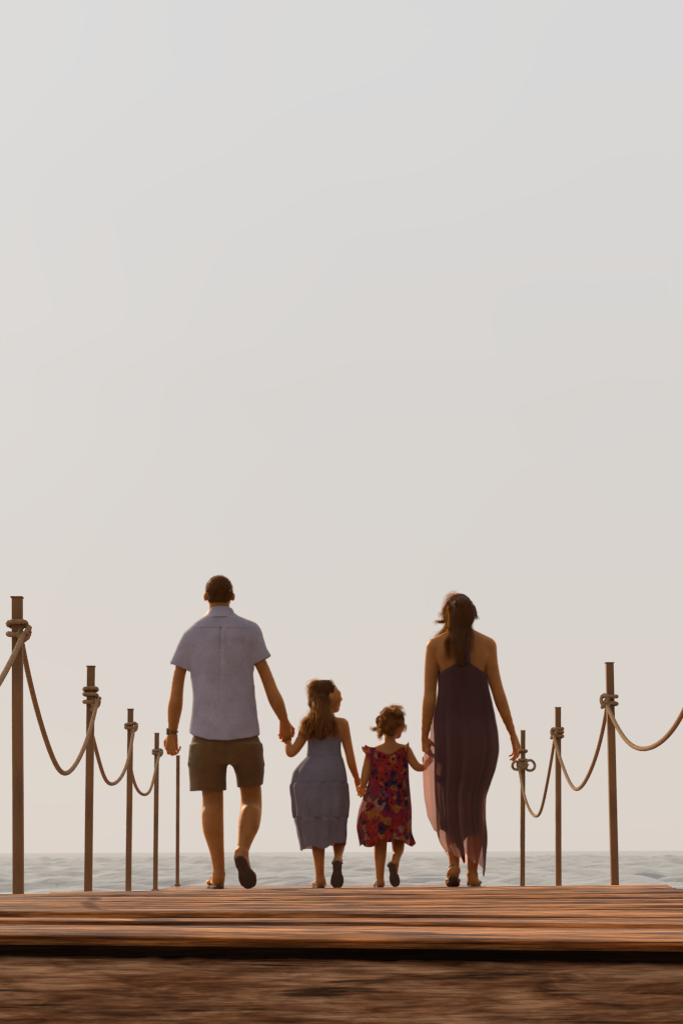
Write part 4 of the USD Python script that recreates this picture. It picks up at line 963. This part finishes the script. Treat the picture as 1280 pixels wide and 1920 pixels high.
    for s_, st_mat in ((0, 'sandal_strap'), (1, 'sandal_strap')):
        h_, t_, n_ = ((hl, tl, (0, 0, -1)), (hr, tr, sn))[s_]
        sd = part(T, 'sandal', sole_mesh(h_, t_, n_, .21, .012, 1.08), 'sandal_sole', smooth=40)
        ms_ = ([strap_over(h_, t_, n_, .195, .6, .22, .15, .005), strap_over(h_, t_, n_, .195, .12, .36, .145, .0045)])
        for j_, m_ in enumerate(ms_): usdkit.mesh(stage, str(sd.GetPath()) + ('/strap', '/strap_001')[j_], (m_[0] - o, m_[1]), '/World/Looks/' + ('light_strap' if s_ == 0 else 'sandal_strap'), smooth=True)
older_girl()

# ---- little girl
def little_girl():
    Y = 12.15; q = lambda x, y, d=0.0: un(x, y, Y + d); r = lambda n: px(n, Y)
    o = q(724, 1667); o[2] = 0
    T = thing('person', 'toddler girl in a red floral dress with curly hair, holding the woman by the hand', 'person', 'family walking away', loc=o)
    V = Vol((o[0] - .20, Y - .26, -.01), (o[0] + .28, Y + .22, 1.08), .0036, [(q(668, 1494, -.04), q(690, 1470, .09), .0013), (q(790, 1440, -.04), q(814, 1412, .09), .0013)])
    c = q(735, 1357, .02); H = r(56)
    P, eyes = head(V, c, H, (.72, .69, 0), tilt=-.02, ear=.3)
    V.cap(P(0, -.10, -.2), q(730, 1400, -.01), r(10), r(11), .02)
    V.cap(q(728, 1400, -.01), q(700, 1412), r(9), r(9.5), .02); V.cap(q(732, 1400, -.01), q(757, 1406), r(9), r(9.5), .02)
    V.cap(q(712, 1420), q(746, 1418), r(16), r(16), .03, .8); V.cap(q(729, 1425), q(730, 1490), r(26), r(30), .03, .8)
    V.chain([q(716, 1500), q(713, 1586, .02), q(712.5, 1606, -.0), q(712, 1634, -.01), q(712.5, 1650, -.01)], [r(15), r(11.5), r(10.5), r(7.5), r(6.5)], .015)
    V.chain([q(742, 1500), q(746, 1578, .08), q(746, 1594, .03), q(743, 1608, -.03), q(740.5, 1618, -.06)], [r(15), r(11.5), r(10), r(7), r(6.3)], .015)
    hl = q(713.5, 1666, -.04); hl[2] = .012; tl = hl + np.array([-.012, .15, 0]); foot(V, q(712.5, 1650, -.01), hl, tl, (0, 0, -1), .15)
    hr, tr = q(733, 1619, -.10), q(742, 1661, -.05); sn = np.array([.0, -.88, -.35]); foot(V, q(740.5, 1619, -.06), hr, tr, sn, .15)
    wl = q(681.5, 1471, -.01); V.chain([q(694, 1416), q(688, 1440, -.01), q(684.5, 1457, -.01), wl], [r(9.5), r(8.2), r(7.4), r(5.5)], .012)
    hand(V, wl, q(676, 1492, -.005) - wl, np.array([.2, .9, 0]), .5, -1, (.5, .6, .4), .5, .05)
    wr = q(796, 1438, .045); V.chain([q(762, 1408), q(771, 1424, -.01), q(783, 1439, -.01), wr], [r(9.5), r(8.2), r(7.4), r(5.6)], .012)
    hand(V, wr, q(809, 1419, .06) - wr, np.array([-.1, .9, .2]), .5, 1, (.3, .4, .3), .4, .05)
    part(T, 'body', V.mesh(), 'skin_fair', smooth=True)
    for e in eyes: part(T, 'eye', e, 'eye_white', smooth=True)
    VH = Vol(c + [-.18, -.2, -.2], c + [.17, .2, .17], .0036); hair_cap(VH, P, H, front=.10, low=-.33, grow=1.05)
    for (x_, y_, d_, R_) in ((716, 1352, -.04, 14), (728, 1344, -.05, 15), (744, 1340, -.03, 13), (722, 1366, -.05, 13), (736, 1358, -.065, 14), (750, 1350, -.02, 10), (733, 1374, -.05, 10), (714, 1362, -.02, 10)):
        VH.ell(q(x_, y_, d_), (r(R_), r(R_) * .8, r(R_) * .9), None, .012)
    VH.warp(lambda x, y, z: .008 * fbm(np.stack([x, y, z], -1) * 40, 2, 24))
    part(T, 'hair', VH.mesh(), 'light_hair', smooth=True)
    L, W = [], []
    def add(lw): L.extend(lw[0]); W.extend(lw[1])
    rg = random.Random(4)
    for i in range(34):
        an = rg.uniform(-2.9, 3.0); rad = rg.uniform(.6, 1.0)
        bx0, by0 = 733 + 24 * rad * math.cos(an), 1354 + 26 * rad * math.sin(an)
        if by0 > 1376: continue
        dpt = rg.uniform(-.07, .0); R_ = rg.uniform(3.5, 7); a0 = rg.uniform(0, 6.28)
        add(lock([q(bx0 + R_ * math.cos(a0 + t_) , by0 + R_ * math.sin(a0 + t_), dpt - .01 * t_) for t_ in (0, 1.2, 2.4, 3.6, 4.8)], 12, .008, 100 + i, .0016, .003))
    add(lock([q(716, 1360, -.03), q(708, 1366, -.03), q(701, 1368, -.02), q(694, 1365, -.02)], 60, [.015, .013, .012, .012], 2, .0016, .005))
    add(lock([q(718, 1372, -.03), q(712, 1380, -.03), q(714, 1388, -.03)], 40, [.012, .012, .014], 3, .0016, .005))
    add(lock([q(730, 1332, -.0), q(738, 1325, .0), q(750, 1326, .0), q(758, 1334, .0)], 40, [.012, .012, .012, .01], 5, .0015, .006))
    curves(T, 'hair_strands', L, W, 'light_strands')
    a = np.linspace(.5, np.pi * .8, 40); f_, u_, r_ = P(0, 1, 0) - c, P(0, 0, 1) - c, P(1, 0, 0) - c
    band = c + np.cos(a)[:, None] * r_ * .45 + np.sin(a)[:, None] * (u_ * .50 - f_ * .22) + u_ * .04
    bd = part(T, 'headband', tube(band, .0055, 8), 'headband_cloth', smooth=True)
    rows = [(1394, 694, 757, 0, 22), (1412, 691, 763, 0, 24), (1430, 691.5, 765, 0, 26), (1450, 693, 766, 0, 28), (1470, 690, 767, 0, 30), (1490, 684, 768, 0, 33), (1520, 675, 769, 0, 36), (1550, 671, 768.5, 0, 37), (1570, 674, 770, 0, 36), (1590, 677, 773, 0, 35)]
    ph = [random.uniform(0, 6.28) for _ in range(6)]
    def pleat(T_, V_, py):
        g = np.clip((py - 1440) / 110, 0, 1)
        s_ = np.sin(T_ * 8 + ph[0]) + .7 * np.sin(T_ * 13 + ph[1] + .01 * py) + .5 * np.sin(T_ * 5 + ph[2] + .02 * py)
        w = fbm(np.stack([np.cos(T_) * 3, np.sin(T_) * 3, py * .03], -1).reshape(-1, 3), 2, 26).reshape(T_.shape)
        return .030 * g * s_ + .05 * w * g + .012 * w + .10 * np.clip((py - 1564) / 20, 0, 1) * np.exp(-((((T_ + np.pi) % (2 * np.pi)) - np.pi) / .35) ** 2)
    back = lambda t: (1 - math.sin(t)) / 2
    part(T, 'dress', sheet(rows, lambda t: 1400 + 15 * math.exp(-((t - 1.5 * math.pi) / .55) ** 2), lambda t: 1579 + 6 * math.sin(2 * t + .6) + 4 * math.sin(5 * t) - 4 * math.cos(t) * (math.cos(t) < 0) , Y, 180, 100, pleat), 'floral_cloth', smooth=True)
    for s_, (cx_, cy_, tx_, ty_) in ((-1, (697, 1411, 675, 1395)), (1, (760, 1406, 769, 1387))):
        n1, n2 = 9, 26; P_ = []
        for i in range(n1):
            u0 = i / (n1 - 1)
            for j in range(n2):
                w0 = j / (n2 - 1) * 2 - 1
                e = q(cx_ + s_ * 1.5 * w0, cy_ + 4 + 13 * w0, -.03 + w0 * -.03); tip = q(tx_ - s_ * (3.5 + 4.5 * w0), ty_ + 4 + 9 * (w0 + .6), -.02 + w0 * -.03)
                b_ = e + (tip - e) * u0 * (1 - .5 * w0 ** 2) + np.array([s_ * .008 * math.sin(u0 * 3.1), .004 * math.sin(9 * w0) * u0, .006 * math.cos(13 * w0) * u0])
                P_.append(b_)
        part(T, 'flutter_sleeve', (np.array(P_), gridfaces(n1, n2)), 'floral_cloth', smooth=True)
    for h_, t_, n_, mt in ((hl, tl, (0, 0, -1), 'light_strap'), (hr, tr, sn, 'sandal_strap')):
        sd = part(T, 'sandal', sole_mesh(h_, t_, n_, .165, .011, 1.1), 'sandal_sole', smooth=40)
        ms_ = ([strap_over(h_, t_, n_, .15, .6, .23, .16, .0045), strap_over(h_, t_, n_, .15, .12, .38, .15, .0045)])
        for j_, m_ in enumerate(ms_): usdkit.mesh(stage, str(sd.GetPath()) + ('/strap', '/strap_001')[j_], (m_[0] - o, m_[1]), '/World/Looks/' + mt, smooth=True)
little_girl()
